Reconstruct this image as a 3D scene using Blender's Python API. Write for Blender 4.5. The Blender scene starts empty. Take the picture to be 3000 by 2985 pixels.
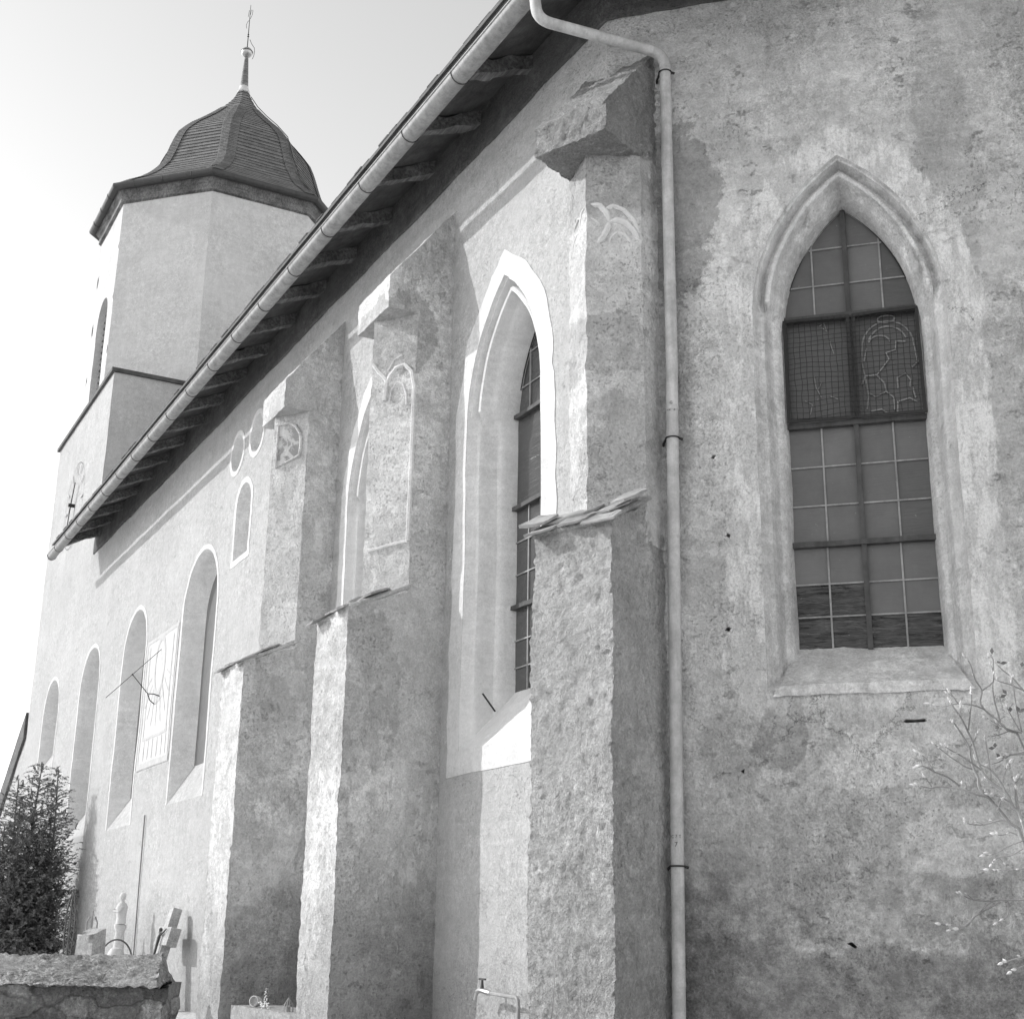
import bpy, bmesh, math, random
from mathutils import Vector, Matrix, noise
from mathutils.geometry import delaunay_2d_cdt
random.seed(7)
R = math.radians
SC = bpy.context.scene
# ---------------------------------------------------------------- camera, sky, sun, exposure
AZ, PITCH, ROLL = R(28.25377), R(17.25985), R(0.81335)
CAMPOS = Vector((0, 0, 1.7))
fwd = Vector((-math.cos(AZ)*math.cos(PITCH), math.sin(AZ)*math.cos(PITCH), math.sin(PITCH)))
rt = fwd.cross(Vector((0, 0, 1))).normalized(); up = rt.cross(fwd)
rt2 = rt*math.cos(ROLL)+up*math.sin(ROLL); up2 = -rt*math.sin(ROLL)+up*math.cos(ROLL)
cd = bpy.data.cameras.new('camera'); cam = bpy.data.objects.new('camera', cd)
SC.collection.objects.link(cam); SC.camera = cam
cam.matrix_world = Matrix(((rt2.x, up2.x, -fwd.x, CAMPOS.x), (rt2.y, up2.y, -fwd.y, CAMPOS.y), (rt2.z, up2.z, -fwd.z, CAMPOS.z), (0, 0, 0, 1)))
cd.sensor_width = 36; cd.sensor_fit = 'HORIZONTAL'; cd.lens = 3976.6/3000*36
cd.clip_start = 0.1; cd.clip_end = 3000
SC.render.resolution_x = 1024; SC.render.resolution_y = 1018
SUN_AZ, SUN_EL = R(42.0), R(30.0)      # west of south, above the horizon
SUN_STRENGTH, SKY_STRENGTH, EXPOSURE = 1.5, 0.15, 1.2
w = bpy.data.worlds.new('World'); SC.world = w; w.use_nodes = True
nt = w.node_tree; nt.nodes.clear()
o_ = nt.nodes.new('ShaderNodeOutputWorld'); b_ = nt.nodes.new('ShaderNodeBackground')
s_ = nt.nodes.new('ShaderNodeTexSky'); s_.sky_type = 'NISHITA'; s_.sun_disc = False
s_.sun_elevation = SUN_EL; s_.sun_rotation = math.pi+SUN_AZ; s_.altitude = 600; s_.air_density = 1.25; s_.dust_density = .6
g_ = nt.nodes.new('ShaderNodeRGBToBW')
nt.links.new(s_.outputs[0], g_.inputs[0]); nt.links.new(g_.outputs[0], b_.inputs[0]); nt.links.new(b_.outputs[0], o_.inputs[0])
b_.inputs[1].default_value = SKY_STRENGTH
ld = bpy.data.lights.new('sun', 'SUN'); ld.energy = SUN_STRENGTH; ld.angle = R(0.53); ld.color = (1, 1, 1)
sun = bpy.data.objects.new('sun', ld); SC.collection.objects.link(sun)
SD = Vector((-math.sin(SUN_AZ)*math.cos(SUN_EL), -math.cos(SUN_AZ)*math.cos(SUN_EL), math.sin(SUN_EL)))
sun.rotation_mode = 'QUATERNION'; sun.rotation_quaternion = (-SD).to_track_quat('-Z', 'Y')
sun.location = SD*60
vs = SC.view_settings; vs.view_transform = 'Standard'; vs.look = 'None'; vs.gamma = 1; vs.exposure = EXPOSURE

# ---------------------------------------------------------------- node helper
class NT:
    def __init__(s, name):
        s.mat = bpy.data.materials.new(name); s.mat.use_nodes = True
        s.t = s.mat.node_tree; s.t.nodes.clear()
        s.out = s.t.nodes.new('ShaderNodeOutputMaterial'); s.b = s.t.nodes.new('ShaderNodeBsdfPrincipled')
        s.t.links.new(s.b.outputs[0], s.out.inputs[0])
        s.geo = s.t.nodes.new('ShaderNodeNewGeometry'); s.pos = s.geo.outputs['Position']
        sp = s.t.nodes.new('ShaderNodeSeparateXYZ'); s.t.links.new(s.pos, sp.inputs[0])
        s.X, s.Y, s.Z = sp.outputs
    def put(s, sock, v):
        if isinstance(v, (int, float)):
            sock.default_value = v if sock.type == 'VALUE' else ((v, v, v, 1) if sock.type == 'RGBA' else (v, v, v))
        else: s.t.links.new(v, sock)
    def m(s, op, a, b=0.0, c=0.0):
        n = s.t.nodes.new('ShaderNodeMath'); n.operation = op
        s.put(n.inputs[0], a); s.put(n.inputs[1], b); s.put(n.inputs[2], c); return n.outputs[0]
    def scalevec(s, sx, sy, sz, src=None):
        n = s.t.nodes.new('ShaderNodeVectorMath'); n.operation = 'MULTIPLY'
        s.t.links.new(src or s.pos, n.inputs[0]); n.inputs[1].default_value = (sx, sy, sz); return n.outputs[0]
    def noise(s, sc, det=5, ro=.6, vec=None, dist=0.0):
        n = s.t.nodes.new('ShaderNodeTexNoise'); n.inputs['Scale'].default_value = sc
        n.inputs['Detail'].default_value = det; n.inputs['Roughness'].default_value = ro; n.inputs['Distortion'].default_value = dist
        s.t.links.new(vec or s.pos, n.inputs['Vector']); return n.outputs[0]
    def voro(s, sc, feat='F1', vec=None):
        n = s.t.nodes.new('ShaderNodeTexVoronoi'); n.feature = feat; n.inputs['Scale'].default_value = sc
        s.t.links.new(vec or s.pos, n.inputs['Vector']); return n.outputs['Distance']
    def rng(s, v, a, b, c=0.0, d=1.0, smooth=True):
        n = s.t.nodes.new('ShaderNodeMapRange'); n.interpolation_type = 'SMOOTHSTEP' if smooth else 'LINEAR'
        s.put(n.inputs['Value'], v); n.inputs['From Min'].default_value = a; n.inputs['From Max'].default_value = b
        n.inputs['To Min'].default_value = c; n.inputs['To Max'].default_value = d; return n.outputs[0]
    def mix(s, a, b, f):
        return s.m('ADD', s.m('MULTIPLY', a, s.m('SUBTRACT', 1.0, f)), s.m('MULTIPLY', b, f))
    def add(s, *v):
        r = v[0]
        for q in v[1:]: r = s.m('ADD', r, q)
        return r
    def mul(s, *v):
        r = v[0]
        for q in v[1:]: r = s.m('MULTIPLY', r, q)
        return r
    def finish(s, col, rough=.9, height=None, bstr=1.0, bdist=.01, metal=0.0, spec=.25):
        s.put(s.b.inputs['Base Color'], col); s.put(s.b.inputs['Roughness'], rough); s.put(s.b.inputs['Metallic'], metal)
        s.b.inputs['Specular IOR Level'].default_value = spec
        if height is not None:
            bm = s.t.nodes.new('ShaderNodeBump'); bm.inputs['Strength'].default_value = bstr; bm.inputs['Distance'].default_value = bdist
            s.put(bm.inputs['Height'], height); s.t.links.new(bm.outputs[0], s.b.inputs['Normal'])
        return s.mat

CX, CY = -9.37, 6.0; S2 = 2**-.5
def facet_u(n): return n.add(n.mul(n.X, S2), n.mul(n.Y, S2), -(CX+CY)*S2)

def plaster(name, light, dark, blotch=.5, speck=.35, bump=1.0, bd=.012, patch=.0, patchcol=None, dampz=None, damp=.6, sc=1.0, extra=None, streak=.0, fleck=.6):
    n = NT(name)
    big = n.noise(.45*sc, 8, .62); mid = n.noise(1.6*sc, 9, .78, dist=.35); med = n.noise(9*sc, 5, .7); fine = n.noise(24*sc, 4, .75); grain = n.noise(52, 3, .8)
    col = n.mul(light, n.rng(big, .32, .68, 1-blotch*.55, 1+blotch*.25), n.rng(mid, .34, .66, 1-blotch*.75, 1+blotch*.45, False))
    base = col; rough_zone = n.rng(n.noise(.75*sc, 6, .65), .38, .6, .45, 1.0)
    col = n.mul(col, n.rng(med, .32, .68, 1-speck*.45, 1+speck*.38), n.rng(fine, .3, .7, 1-speck*.5, 1+speck*.42), n.rng(grain, .3, .7, 1-speck*.8, 1+speck*.68, False))  # speckle in the colour stands in for shading of the rough relief
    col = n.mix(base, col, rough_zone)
    tro = n.noise(1, 5, .65, vec=n.scalevec(1.4, 1.4, 9), dist=.8); col = n.mul(col, n.rng(tro, .32, .68, 1-blotch*.35, 1+blotch*.22))
    # pale flakes and dark scabs of lost surface, in clusters
    lp = n.noise(3.1*sc, 8, .76, vec=n.scalevec(1, 1, 1.25)); dk = n.noise(4.3*sc, 8, .8, vec=n.scalevec(1, 1, 1.7)); clus = n.rng(n.noise(.9*sc, 4, .6), .42, .6)
    pale = n.mul(n.rng(lp, .57, .61), clus, fleck); scab = n.mul(n.rng(dk, .585, .62), n.rng(clus, 0, 1, .25, 1.0), fleck)
    col = n.mul(col, n.rng(pale, 0, 1, 1.0, 1.22), n.rng(scab, 0, 1, 1.0, .66))
    if streak:
        st = n.noise(1.0, 6, .7, vec=n.scalevec(5.5, 5.5, .35))
        col = n.mul(col, n.rng(st, .35, .72, 1-streak, 1+streak*.2))
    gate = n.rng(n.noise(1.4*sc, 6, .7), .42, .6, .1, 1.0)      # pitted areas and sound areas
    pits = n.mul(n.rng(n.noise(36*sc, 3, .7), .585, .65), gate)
    col = n.mix(col, n.mul(col, .45), n.mul(pits, min(1, speck*1.5)))  # pits painted darker, their shade put into the colour
    holes = n.mul(n.rng(n.voro(1.9), .0, .022, 1.0, 0.0), n.rng(n.noise(2.3, 2, .5), .5, .55))
    col = n.mix(col, n.mul(col, .25), holes)  # dark spots painted in for the shade inside small holes
    e = None
    if patch:
        pn = n.noise(.62*sc, 9, .74, vec=n.scalevec(1, 1, .5))
        e = n.rng(pn, .51, .535)
        pc = patchcol or dark
        col = n.mix(col, n.mul(pc, n.rng(grain, .25, .75, .8, 1.2), n.rng(mid, .3, .7, .8, 1.15), n.rng(fine, .3, .7, .9, 1.1)), n.mul(e, patch))
    if dampz is not None:
        zz = n.add(n.Z, n.mul(n.add(n.noise(1.1, 8, .75), -.5), -2.4))
        col = n.mul(col, n.rng(zz, dampz-.9, dampz+.9, damp, 1.0))
    if extra: col = extra(n, col)
    h = n.add(n.mul(n.noise(7*sc, 8, .8), 1.2), n.mul(fine, .9), n.mul(grain, .35), n.mul(pits, -.5), n.mul(scab, -.35), n.mul(pale, .12), n.mul(holes, -1.0))
    if e is not None: h = n.add(h, n.mul(e, -.25))
    return n.finish(col, .92, h, bump, bd)

def ellipse(n, U, V, u0, v0, ru, rv, soft=.25, wob=1.1):
    a = n.m('POWER', n.m('DIVIDE', n.m('ABSOLUTE', n.add(U, -u0)), ru), 2.0); b = n.m('POWER', n.m('DIVIDE', n.m('ABSOLUTE', n.add(V, -v0)), rv), 2.0)
    d = n.add(n.m('SQRT', n.add(a, b)), n.mul(n.add(n.noise(2.0, 10, .74), -.5), wob*2))
    return n.rng(d, 1-soft/2, 1+soft/2, 1.0, 0.0)

def facet_extra(n, col):
    U = facet_u(n)
    for (u0, v0, ru, rv, k, so) in ((.62, 7.9, .42, .95, .62, .08), (.45, 6.3, .3, 1.6, .82, .2), (2.95, 8.0, .28, 1.5, .8, .15), (1.35, 3.2, .2, .3, .72, .1), (1.0, 3.15, .28, .35, .8, .3),
                                   (.55, 1.2, .5, .9, .60, .6), (.33, 2.2, .2, 1.6, .68, .5), (3.2, 5.8, .4, 1.2, .85, .1)):
        col = n.mul(col, n.mix(1.0, k, ellipse(n, U, n.Z, u0, v0, ru, rv, so)))
    for (u0, v0, ru, rv, k) in ((2.0, 3.0, .35, .25, 1.25), (1.0, 6.2, .3, 1.5, 1.12), (2.6, 2.35, .45, .25, 1.3), (1.0, 7.6, .22, .8, 1.15)):
        col = n.mul(col, n.mix(1.0, k, ellipse(n, U, n.Z, u0, v0, ru, rv, .12)))
    zz = n.add(n.Z, n.mul(n.add(n.noise(.9, 9, .7), -.5), .65))
    col = n.mul(col, n.rng(zz, 1.58, 1.66, .72, 1.0))
    col = n.mul(col, n.rng(zz, 1.5, 3.6, .72, 1.0))
    mott = n.noise(5.5, 9, .78)
    low = n.rng(n.Z, 1.6, 3.0, 1.0, 0.0)
    col = n.mul(col, n.mix(1.0, n.rng(mott, .38, .62, .72, 1.3), n.mul(low, .9)))
    # worn limewash round the window, following its arch
    V = n.Z; zp = n.m('MAXIMUM', n.add(V, -6.8), 0.0); ua = n.add(n.m('ABSOLUTE', n.add(U, -2.06)), .97)
    dist = n.add(n.m('SQRT', n.add(n.mul(ua, ua), n.mul(zp, zp))), -1.77)
    rag = n.mul(n.add(n.noise(1, 9, .74, vec=n.scalevec(4, 4, 1.6)), -.5), .55)
    halo = n.mul(n.rng(n.add(dist, rag), .26, .31, 1.0, 0.0), n.rng(n.add(n.Z, rag), 3.3, 3.6))
    worn = n.rng(n.noise(1, 10, .75, vec=n.scalevec(7, 7, 2.2)), .42, .56)
    col = n.mix(col, n.mul(n.mix(1.0, .62, n.mul(worn, .75)), n.rng(n.noise(52, 3, .8), .3, .7, .76, 1.2, False)), n.mul(halo, .95))
    # ragged cracks in the plaster
    wv = n.t.nodes.new('ShaderNodeVectorMath'); wv.operation = 'ADD'; wn = n.t.nodes.new('ShaderNodeTexNoise'); wn.inputs['Scale'].default_value = 3.0; wn.inputs['Detail'].default_value = 8; wn.inputs['Roughness'].default_value = .75
    n.t.links.new(n.pos, wn.inputs['Vector']); ws = n.t.nodes.new('ShaderNodeVectorMath'); ws.operation = 'SCALE'; ws.inputs['Scale'].default_value = .55
    n.t.links.new(wn.outputs['Color'], ws.inputs[0]); n.t.links.new(n.pos, wv.inputs[0]); n.t.links.new(ws.outputs[0], wv.inputs[1])
    cr = n.rng(n.voro(1.15, 'DISTANCE_TO_EDGE', vec=wv.outputs[0]), .0, .011, 1.0, 0.0)
    gate = n.m('MAXIMUM', ellipse(n, U, n.Z, 2.2, 3.3, .95, .32, .1, .4), n.m('MAXIMUM', ellipse(n, U, n.Z, 2.95, 7.4, .35, .9, .2, .4), n.mul(n.rng(n.noise(.8, 3, .5), .60, .63), .6)))
    return n.mix(col, n.mul(col, .3), n.mul(cr, gate))

def tower_extra(n, col): return col

def stones_extra(n, col):
    wv = n.t.nodes.new('ShaderNodeVectorMath'); wv.operation = 'ADD'; wn = n.t.nodes.new('ShaderNodeTexNoise'); wn.inputs['Scale'].default_value = 5.0; wn.inputs['Detail'].default_value = 8
    n.t.links.new(n.scalevec(3.2, 3.2, 6.5), wv.inputs[0]); n.t.links.new(n.pos, wn.inputs['Vector']); n.t.links.new(wn.outputs['Color'], wv.inputs[1])
    v = n.t.nodes.new('ShaderNodeTexVoronoi'); v.inputs['Scale'].default_value = 1.0; n.t.links.new(wv.outputs[0], v.inputs['Vector'])
    tone = n.t.nodes.new('ShaderNodeRGBToBW'); n.t.links.new(v.outputs['Color'], tone.inputs[0])
    j = n.rng(n.voro(1.0, 'DISTANCE_TO_EDGE', vec=wv.outputs[0]), .0, .07)
    return n.mul(col, n.rng(tone.outputs[0], .2, .8, .7, 1.5), n.rng(j, 0, 1, .62, 1.0))
def buttress_extra(n, col):
    def zone(x0, x1): return n.mul(n.m('GREATER_THAN', n.X, x0), n.m('LESS_THAN', n.X, x1))
    for (x0, x1, y0, z0, ry, rz, k, so) in ((-13.7, -12.4, 5.42, 8.02, .36, .46, .70, .06), (-13.7, -12.4, 5.75, 1.0, .5, 1.0, .72, .7), (-13.7, -12.4, 5.15, 4.0, .38, .9, .82, .05), (-13.7, -12.4, 5.35, 2.9, .3, .6, 1.15, .1),
        (-17.2, -15.8, 5.3, 3.9, .36, .8, .84, .05), (-17.2, -15.8, 5.6, 1.5, .6, .7, .82, .5), (-17.2, -15.8, 5.5, 7.5, .3, .6, 1.1, .2), (-9.9, -8.3, 5.7, 8.15, .6, .35, .66, .3), (-9.9, -8.3, 5.8, 6.6, .35, .3, .74, .08), (-9.9, -8.3, 5.9, 5.6, .4, .5, .82, .1), (-9.9, -8.3, 5.6, 6.1, .16, .5, 1.12, .1)):
        col = n.mul(col, n.mix(1.0, k, n.mul(zone(x0, x1), ellipse(n, n.Y, n.Z, y0, z0, ry, rz, so, .8))))
    return col
M = {}
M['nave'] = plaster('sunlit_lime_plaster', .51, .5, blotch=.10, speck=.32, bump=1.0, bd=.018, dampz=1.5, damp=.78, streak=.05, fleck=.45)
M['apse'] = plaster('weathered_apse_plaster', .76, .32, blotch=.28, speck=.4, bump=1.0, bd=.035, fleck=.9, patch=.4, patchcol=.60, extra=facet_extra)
M['apse_far'] = plaster('apse_plaster_plain', .50, .3, blotch=.2, speck=.4, bump=.8)
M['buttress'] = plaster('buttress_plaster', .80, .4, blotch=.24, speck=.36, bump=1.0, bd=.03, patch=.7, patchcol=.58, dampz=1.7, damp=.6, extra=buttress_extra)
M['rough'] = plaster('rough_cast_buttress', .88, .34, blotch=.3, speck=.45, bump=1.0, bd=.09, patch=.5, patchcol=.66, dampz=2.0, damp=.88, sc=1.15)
M['lime'] = plaster('whitewashed_surround', .64, .7, blotch=.14, speck=.2, bump=.5, bd=.008, fleck=.2)
M['lime_old'] = plaster('worn_limewash_surround', .72, .4, blotch=.3, speck=.3, bump=.7, bd=.012, patch=.45, patchcol=.44, streak=.15)
M['reveal'] = plaster('smooth_reveal_plaster', .70, .5, blotch=.14, speck=.16, bump=.5, bd=.008, fleck=.3)
M['reveal_old'] = plaster('worn_reveal_plaster', .76, .4, blotch=.3, speck=.3, bump=.8, bd=.014, patch=.3, patchcol=.48, streak=.18, fleck=.7)
M['tower'] = plaster('fresh_tower_render', .60, .5, blotch=.12, speck=.24, bump=.7, bd=.012, fleck=.12, streak=.05)
M['band'] = plaster('dark_wall_top', .14, .08, blotch=.4, speck=.5, bump=.8, bd=.015)
M['stonewall'] = plaster('mossy_rubble_stone', .55, .06, blotch=.5, speck=.9, bump=1.0, bd=.09, patch=.6, patchcol=.32, sc=1.8, extra=stones_extra)
M['coping'] = plaster('rough_mortar_coping', .78, .14, blotch=.35, speck=.9, bump=1.0, bd=.10, patch=.5, patchcol=.5, sc=2.0)
M['stone'] = plaster('broken_head_stone', .6, .3, blotch=.3, speck=.5, bump=1.0, bd=.08, patch=.4, patchcol=.38, sc=1.6)
M['sill'] = plaster('window_sill_plaster', .47, .5, blotch=.12, speck=.3, bump=.8, bd=.012, fleck=.4)  # wall plaster copy, toned down because tilted sills catch more sun
M['smoothstone'] = plaster('dressed_stone_weathering', .70, .4, blotch=.12, speck=.18, bump=.6, bd=.012)
M['grave'] = plaster('grave_stone', .42, .4, blotch=.2, speck=.4, bump=.7, bd=.012)
M['white'] = plaster('white_painted', .62, .7, blotch=.15, speck=.2, bump=.2, bd=.003)

def slate(name, base):
    n = NT(name); a = n.noise(3, 8, .7); c = n.noise(1, 8, .7, vec=n.scalevec(6, 6, 30))
    col = n.mul(base, n.rng(a, .3, .7, .7, 1.25), n.rng(c, .3, .7, .8, 1.2))
    return n.finish(col, .75, n.add(c, n.noise(30, 5, .7)), .8, .01)
M['slate'] = slate('split_stone_slate', .34)
M['rooftile'] = slate('roof_slate', .10)
def wood(name, base):
    n = NT(name); g = n.noise(1, 8, .7, vec=n.scalevec(3, 25, 25)); a = n.noise(2.2, 6, .7)
    col = n.mul(base, n.rng(g, .3, .7, .5, 1.5), n.rng(a, .3, .7, .6, 1.3))
    return n.finish(col, .85, g, .8, .01)
M['plank'] = wood('grey_soffit_plank', .30)
M['rafter'] = wood('dark_hewn_rafter', .16)
def metal(name, base, rough=.45, met=.35, spots=.2):
    n = NT(name); a = n.noise(6, 7, .7); f = n.noise(60, 3, .6); dr = n.noise(1, 5, .7, vec=n.scalevec(14, 14, 1.2))
    col = n.mul(base, n.rng(a, .3, .7, 1-spots, 1+spots*.5), n.rng(f, .3, .7, .95, 1.05), n.rng(dr, .4, .75, 1.0, 1-spots))
    return n.finish(col, n.rng(a, .3, .7, rough, rough+.2), n.add(a, n.mul(f, .2)), .15, .004, met, .5)
M['zinc'] = metal('zinc_gutter', .36, .6, .0, .3)
M['zincpipe'] = metal('zinc_downpipe', .52, .6, .0, .25)
M['tgutter'] = metal('dark_copper_gutter', .07, .5, .3)
M['iron'] = metal('rusty_iron_bar', .09, .7, .1, .4)
M['ironlight'] = metal('weathered_steel_lead', .34, .6, .0, .3)
M['blackiron'] = metal('black_iron', .03, .6, .1, .3)
M['gold'] = metal('gilded_ball', .5, .3, .8, .1)
M['lead'] = metal('bright_lead_flashing', .6, .5, .1, .1)
M['darkplaster'] = plaster('recess_plaster', .70, .3, blotch=.14, speck=.2, bump=.4, bd=.006, fleck=.2)
def glass(name, base, wave, rough=.12, spec=.5):
    n = NT(name)
    wv = n.noise(1, 3, .5, vec=n.scalevec(2.2, 2.2, 16), dist=3.0)
    dust = n.noise(3, 8, .75); sp = n.rng(n.noise(38, 2, .5), .74, .77)
    col = n.mul(base, n.rng(dust, .3, .7, .9, 1.12))
    if wave > .5: col = n.mul(col, n.rng(n.noise(1, 4, .6, vec=n.scalevec(3, 3, 26), dist=2.5), .35, .6, .45, 1.5))  # dark wavy tree reflections painted into the pane colour
    col = n.mix(col, .3, n.mul(sp, .5))
    return n.finish(col, rough, wv, wave, .02, 0, spec)
M['dusty'] = glass('dusty_pane', .125, .15, .35, .4)
M['dusty3'] = glass('dusty_pane_paler', .15, .2, .4, .35)
M['dusty2'] = glass('dusty_pane_darker', .085, .2, .3, .45)
M['clear'] = glass('rippled_pane', .035, 1.0, .06, .6)
M['stained'] = glass('leaded_figure_pane', .10, .3, .3, .4)
M['navepane'] = glass('nave_pane', .07, .3, .1, .6)
def dome():
    n = NT('dome_slate')
    row = n.m('FRACT', n.mul(n.Z, 5.6)); line = n.rng(row, .0, .16, .0, 1.0)
    th = n.m('ARCTAN2', n.add(n.Y, -9.4), n.add(n.X, 35.4)); rr = n.noise(1, 3, .5, vec=n.scalevec(3, 3, 9))
    col = n.mul(.17, n.rng(line, 0, 1, .35, 1.0), n.rng(rr, .3, .7, .8, 1.25), n.rng(n.noise(14, 4, .6), .3, .7, .85, 1.15))
    return n.finish(col, .6, n.add(n.mul(row, -1.0), n.mul(n.noise(12, 4, .6), .3)), .9, .05, 0, .55)
M['dome'] = dome()
def fresco():
    n = NT('faded_wall_painting')
    v = n.rng(n.noise(3.6, 4, .6, dist=1.2), .45, .52); v2 = n.rng(n.noise(7, 5, .7, dist=1.0), .52, .6); sp = n.rng(n.voro(18), .12, .2)
    col = n.mix(n.mix(.44, .24, v), .55, n.mul(v2, .6)); col = n.mul(col, n.rng(sp, 0, 1, .7, 1.0))
    return n.finish(col, .9, n.noise(30, 5, .7), .6, .01)
M['fresco'] = fresco()
def flat(name, c, rough=.9): 
    n = NT(name); return n.finish(n.mul(c, n.rng(n.noise(9, 6, .7), .3, .7, .9, 1.08)), rough, n.noise(40, 4, .6), .3, .004)
M['dial'] = flat('sundial_ground', .54); M['dialline'] = flat('sundial_faded_paint', .46)
M['patina'] = flat('bronze_figure', .06, .5)
def ground_mat():
    n = NT('churchyard_ground'); a = n.noise(.4, 8, .7); b = n.noise(12, 8, .75)
    return n.finish(n.mul(.55, n.rng(a, .3, .7, .7, 1.3), n.rng(b, .3, .7, .6, 1.3)), .95, b, 1.0, .03)  # unseen ground kept pale so it bounces sunlight onto the walls
M['ground'] = ground_mat()
def leafm(name, c):
    n = NT(name); return n.finish(n.mul(c, n.rng(n.noise(4, 5, .7), .3, .7, .6, 1.5)), .75, None)
M['conduit'] = metal('grey_conduit', .25, .6, .0)
M['conifer'] = leafm('conifer_foliage', .16); M['bark'] = leafm('bark', .12)
M['twig'] = leafm('pale_twig_bark', .22); M['bud'] = leafm('pale_bud', .50); M['youngleaf'] = leafm('young_leaf', .12)
M['petal'] = flat('white_petal', .8)

# ---------------------------------------------------------------- mesh helpers
COL = SC.collection
def nv(p, s, amp, off=0.0): return noise.noise_vector(Vector(p)*s+Vector((off, off*1.7, -off)))*amp
class MB:
    def __init__(s): s.v = []; s.f = []; s.mi = []
    def add(s, vs, fs, mi=0):
        o = len(s.v); s.v += [Vector(p) for p in vs]
        for f in fs: s.f.append([i+o for i in f]); s.mi.append(mi)
    def quad(s, a, b, c, d, mi=0): s.add([a, b, c, d], [(0, 1, 2, 3)], mi)
    def grid(s, a, b, c, d, step=.05, mi=0):
        """bilinear patch a-b-c-d"""
        a, b, c, d = map(Vector, (a, b, c, d))
        n = max(1, round(max((b-a).length, (c-d).length)/step)); m = max(1, round(max((d-a).length, (c-b).length)/step))
        vs = []
        for j in range(m+1):
            p, q = a.lerp(d, j/m), b.lerp(c, j/m)
            vs += [p.lerp(q, i/n) for i in range(n+1)]
        s.add(vs, [(j*(n+1)+i, j*(n+1)+i+1, (j+1)*(n+1)+i+1, (j+1)*(n+1)+i) for j in range(m) for i in range(n)], mi)
    def hexa(s, c8, step=.05, mi=0, skip=()):
        """8 corners: bottom 0-3 (ccw seen from above), top 4-7"""
        F = {'bot': (3, 2, 1, 0), 'top': (4, 5, 6, 7), 's0': (0, 1, 5, 4), 's1': (1, 2, 6, 5), 's2': (2, 3, 7, 6), 's3': (3, 0, 4, 7)}
        for k, q in F.items():
            if k not in skip: s.grid(*[c8[i] for i in q], step=step, mi=mi)
    def box(s, c, dx, dy, dz, ax=None, step=9, mi=0):
        """centre c, full sizes along axes ax=(X,Y,Z)"""
        X, Y, Z = ax or (Vector((1, 0, 0)), Vector((0, 1, 0)), Vector((0, 0, 1)))
        c = Vector(c); h = [X*dx/2, Y*dy/2, Z*dz/2]
        P = [c+h[0]*a+h[1]*b+h[2]*e for e in (-1, 1) for a, b in ((-1, -1), (1, -1), (1, 1), (-1, 1))]
        s.hexa(P, step, mi)
    def tube(s, pts, r, seg=8, closed=False, mi=0, cap=True):
        pts = [Vector(p) for p in pts]; n = len(pts)
        rs = r if isinstance(r, (list, tuple)) else [r]*n
        t0 = (pts[1]-pts[0]).normalized(); u = t0.orthogonal().normalized(); vs = []
        for i, p in enumerate(pts):
            if closed: t = (pts[(i+1) % n]-pts[i-1]).normalized()
            else: t = ((pts[min(i+1, n-1)]-pts[max(i-1, 0)])).normalized()
            u = (u-t*u.dot(t)).normalized(); v = t.cross(u)
            k = 1.0
            if 0 < i < n-1 and not closed:
                cs = (pts[i]-pts[i-1]).normalized().dot(t); k = 1/max(cs, .5)
            vs += [p+(u*math.cos(a)+v*math.sin(a))*rs[i]*(1) for a in [2*math.pi*j/seg for j in range(seg)]]
        m = n if closed else n-1
        fs = [(i*seg+j, i*seg+(j+1) % seg, ((i+1) % n)*seg+(j+1) % seg, ((i+1) % n)*seg+j) for i in range(m) for j in range(seg)]
        if cap and not closed: fs += [tuple(range(seg))[::-1], tuple((n-1)*seg+j for j in range(seg))]
        s.add(vs, fs, mi)
    def lathe(s, c, prof, seg=24, mi=0, ax=Vector((0, 0, 1))):
        c = Vector(c); X = ax.orthogonal().normalized(); Y = ax.cross(X); vs = []
        for r, z in prof: vs += [c+ax*z+(X*math.cos(a)+Y*math.sin(a))*max(r, 1e-4) for a in [2*math.pi*j/seg for j in range(seg)]]
        n = len(prof); fs = [(i*seg+j, i*seg+(j+1) % seg, (i+1)*seg+(j+1) % seg, (i+1)*seg+j) for i in range(n-1) for j in range(seg)]
        fs += [tuple(range(seg))[::-1], tuple((n-1)*seg+j for j in range(seg))]
        s.add(vs, fs, mi)
    def rough(s, *layers):
        """layers of (scale, amplitude): displaces by world-space noise, so touching meshes stay joined"""
        for p in s.v:
            d = Vector((0, 0, 0))
            for sc, am in layers: d += nv(p, sc, am)
            p += d
        return s
def link(name, me, mats, parent=None, smooth=40, merge=True):
    bm = bmesh.new(); bm.from_mesh(me)
    if merge: bmesh.ops.remove_doubles(bm, verts=bm.verts, dist=.0008)
    bmesh.ops.recalc_face_normals(bm, faces=bm.faces); bm.to_mesh(me); bm.free()
    for m in (mats if isinstance(mats, (list, tuple)) else [mats]): me.materials.append(m)
    if smooth:
        me.shade_smooth(); me.set_sharp_from_angle(angle=R(smooth))
    o = bpy.data.objects.new(name, me); COL.objects.link(o)
    if parent:
        o.parent = parent; o.matrix_parent_inverse = Matrix.Translation(-PL[parent.name])
    return o
PL = {}
def obj(name, mb, mats, parent=None, smooth=40, merge=True):
    if parent is not None and parent.name not in PL: PL[parent.name] = Vector((0, 0, 0))
    me = bpy.data.meshes.new(name); me.from_pydata([tuple(v) for v in mb.v], [], mb.f)
    me.polygons.foreach_set('material_index', mb.mi); me.update()
    # sub-parts hang on meshes placed at the world origin frame of their own parent
    o = link(name, me, mats, None, smooth, merge)
    if parent is not None:
        o.parent = parent
        w = WM(parent)
        o.matrix_parent_inverse = w.inverted()
    return o
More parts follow.
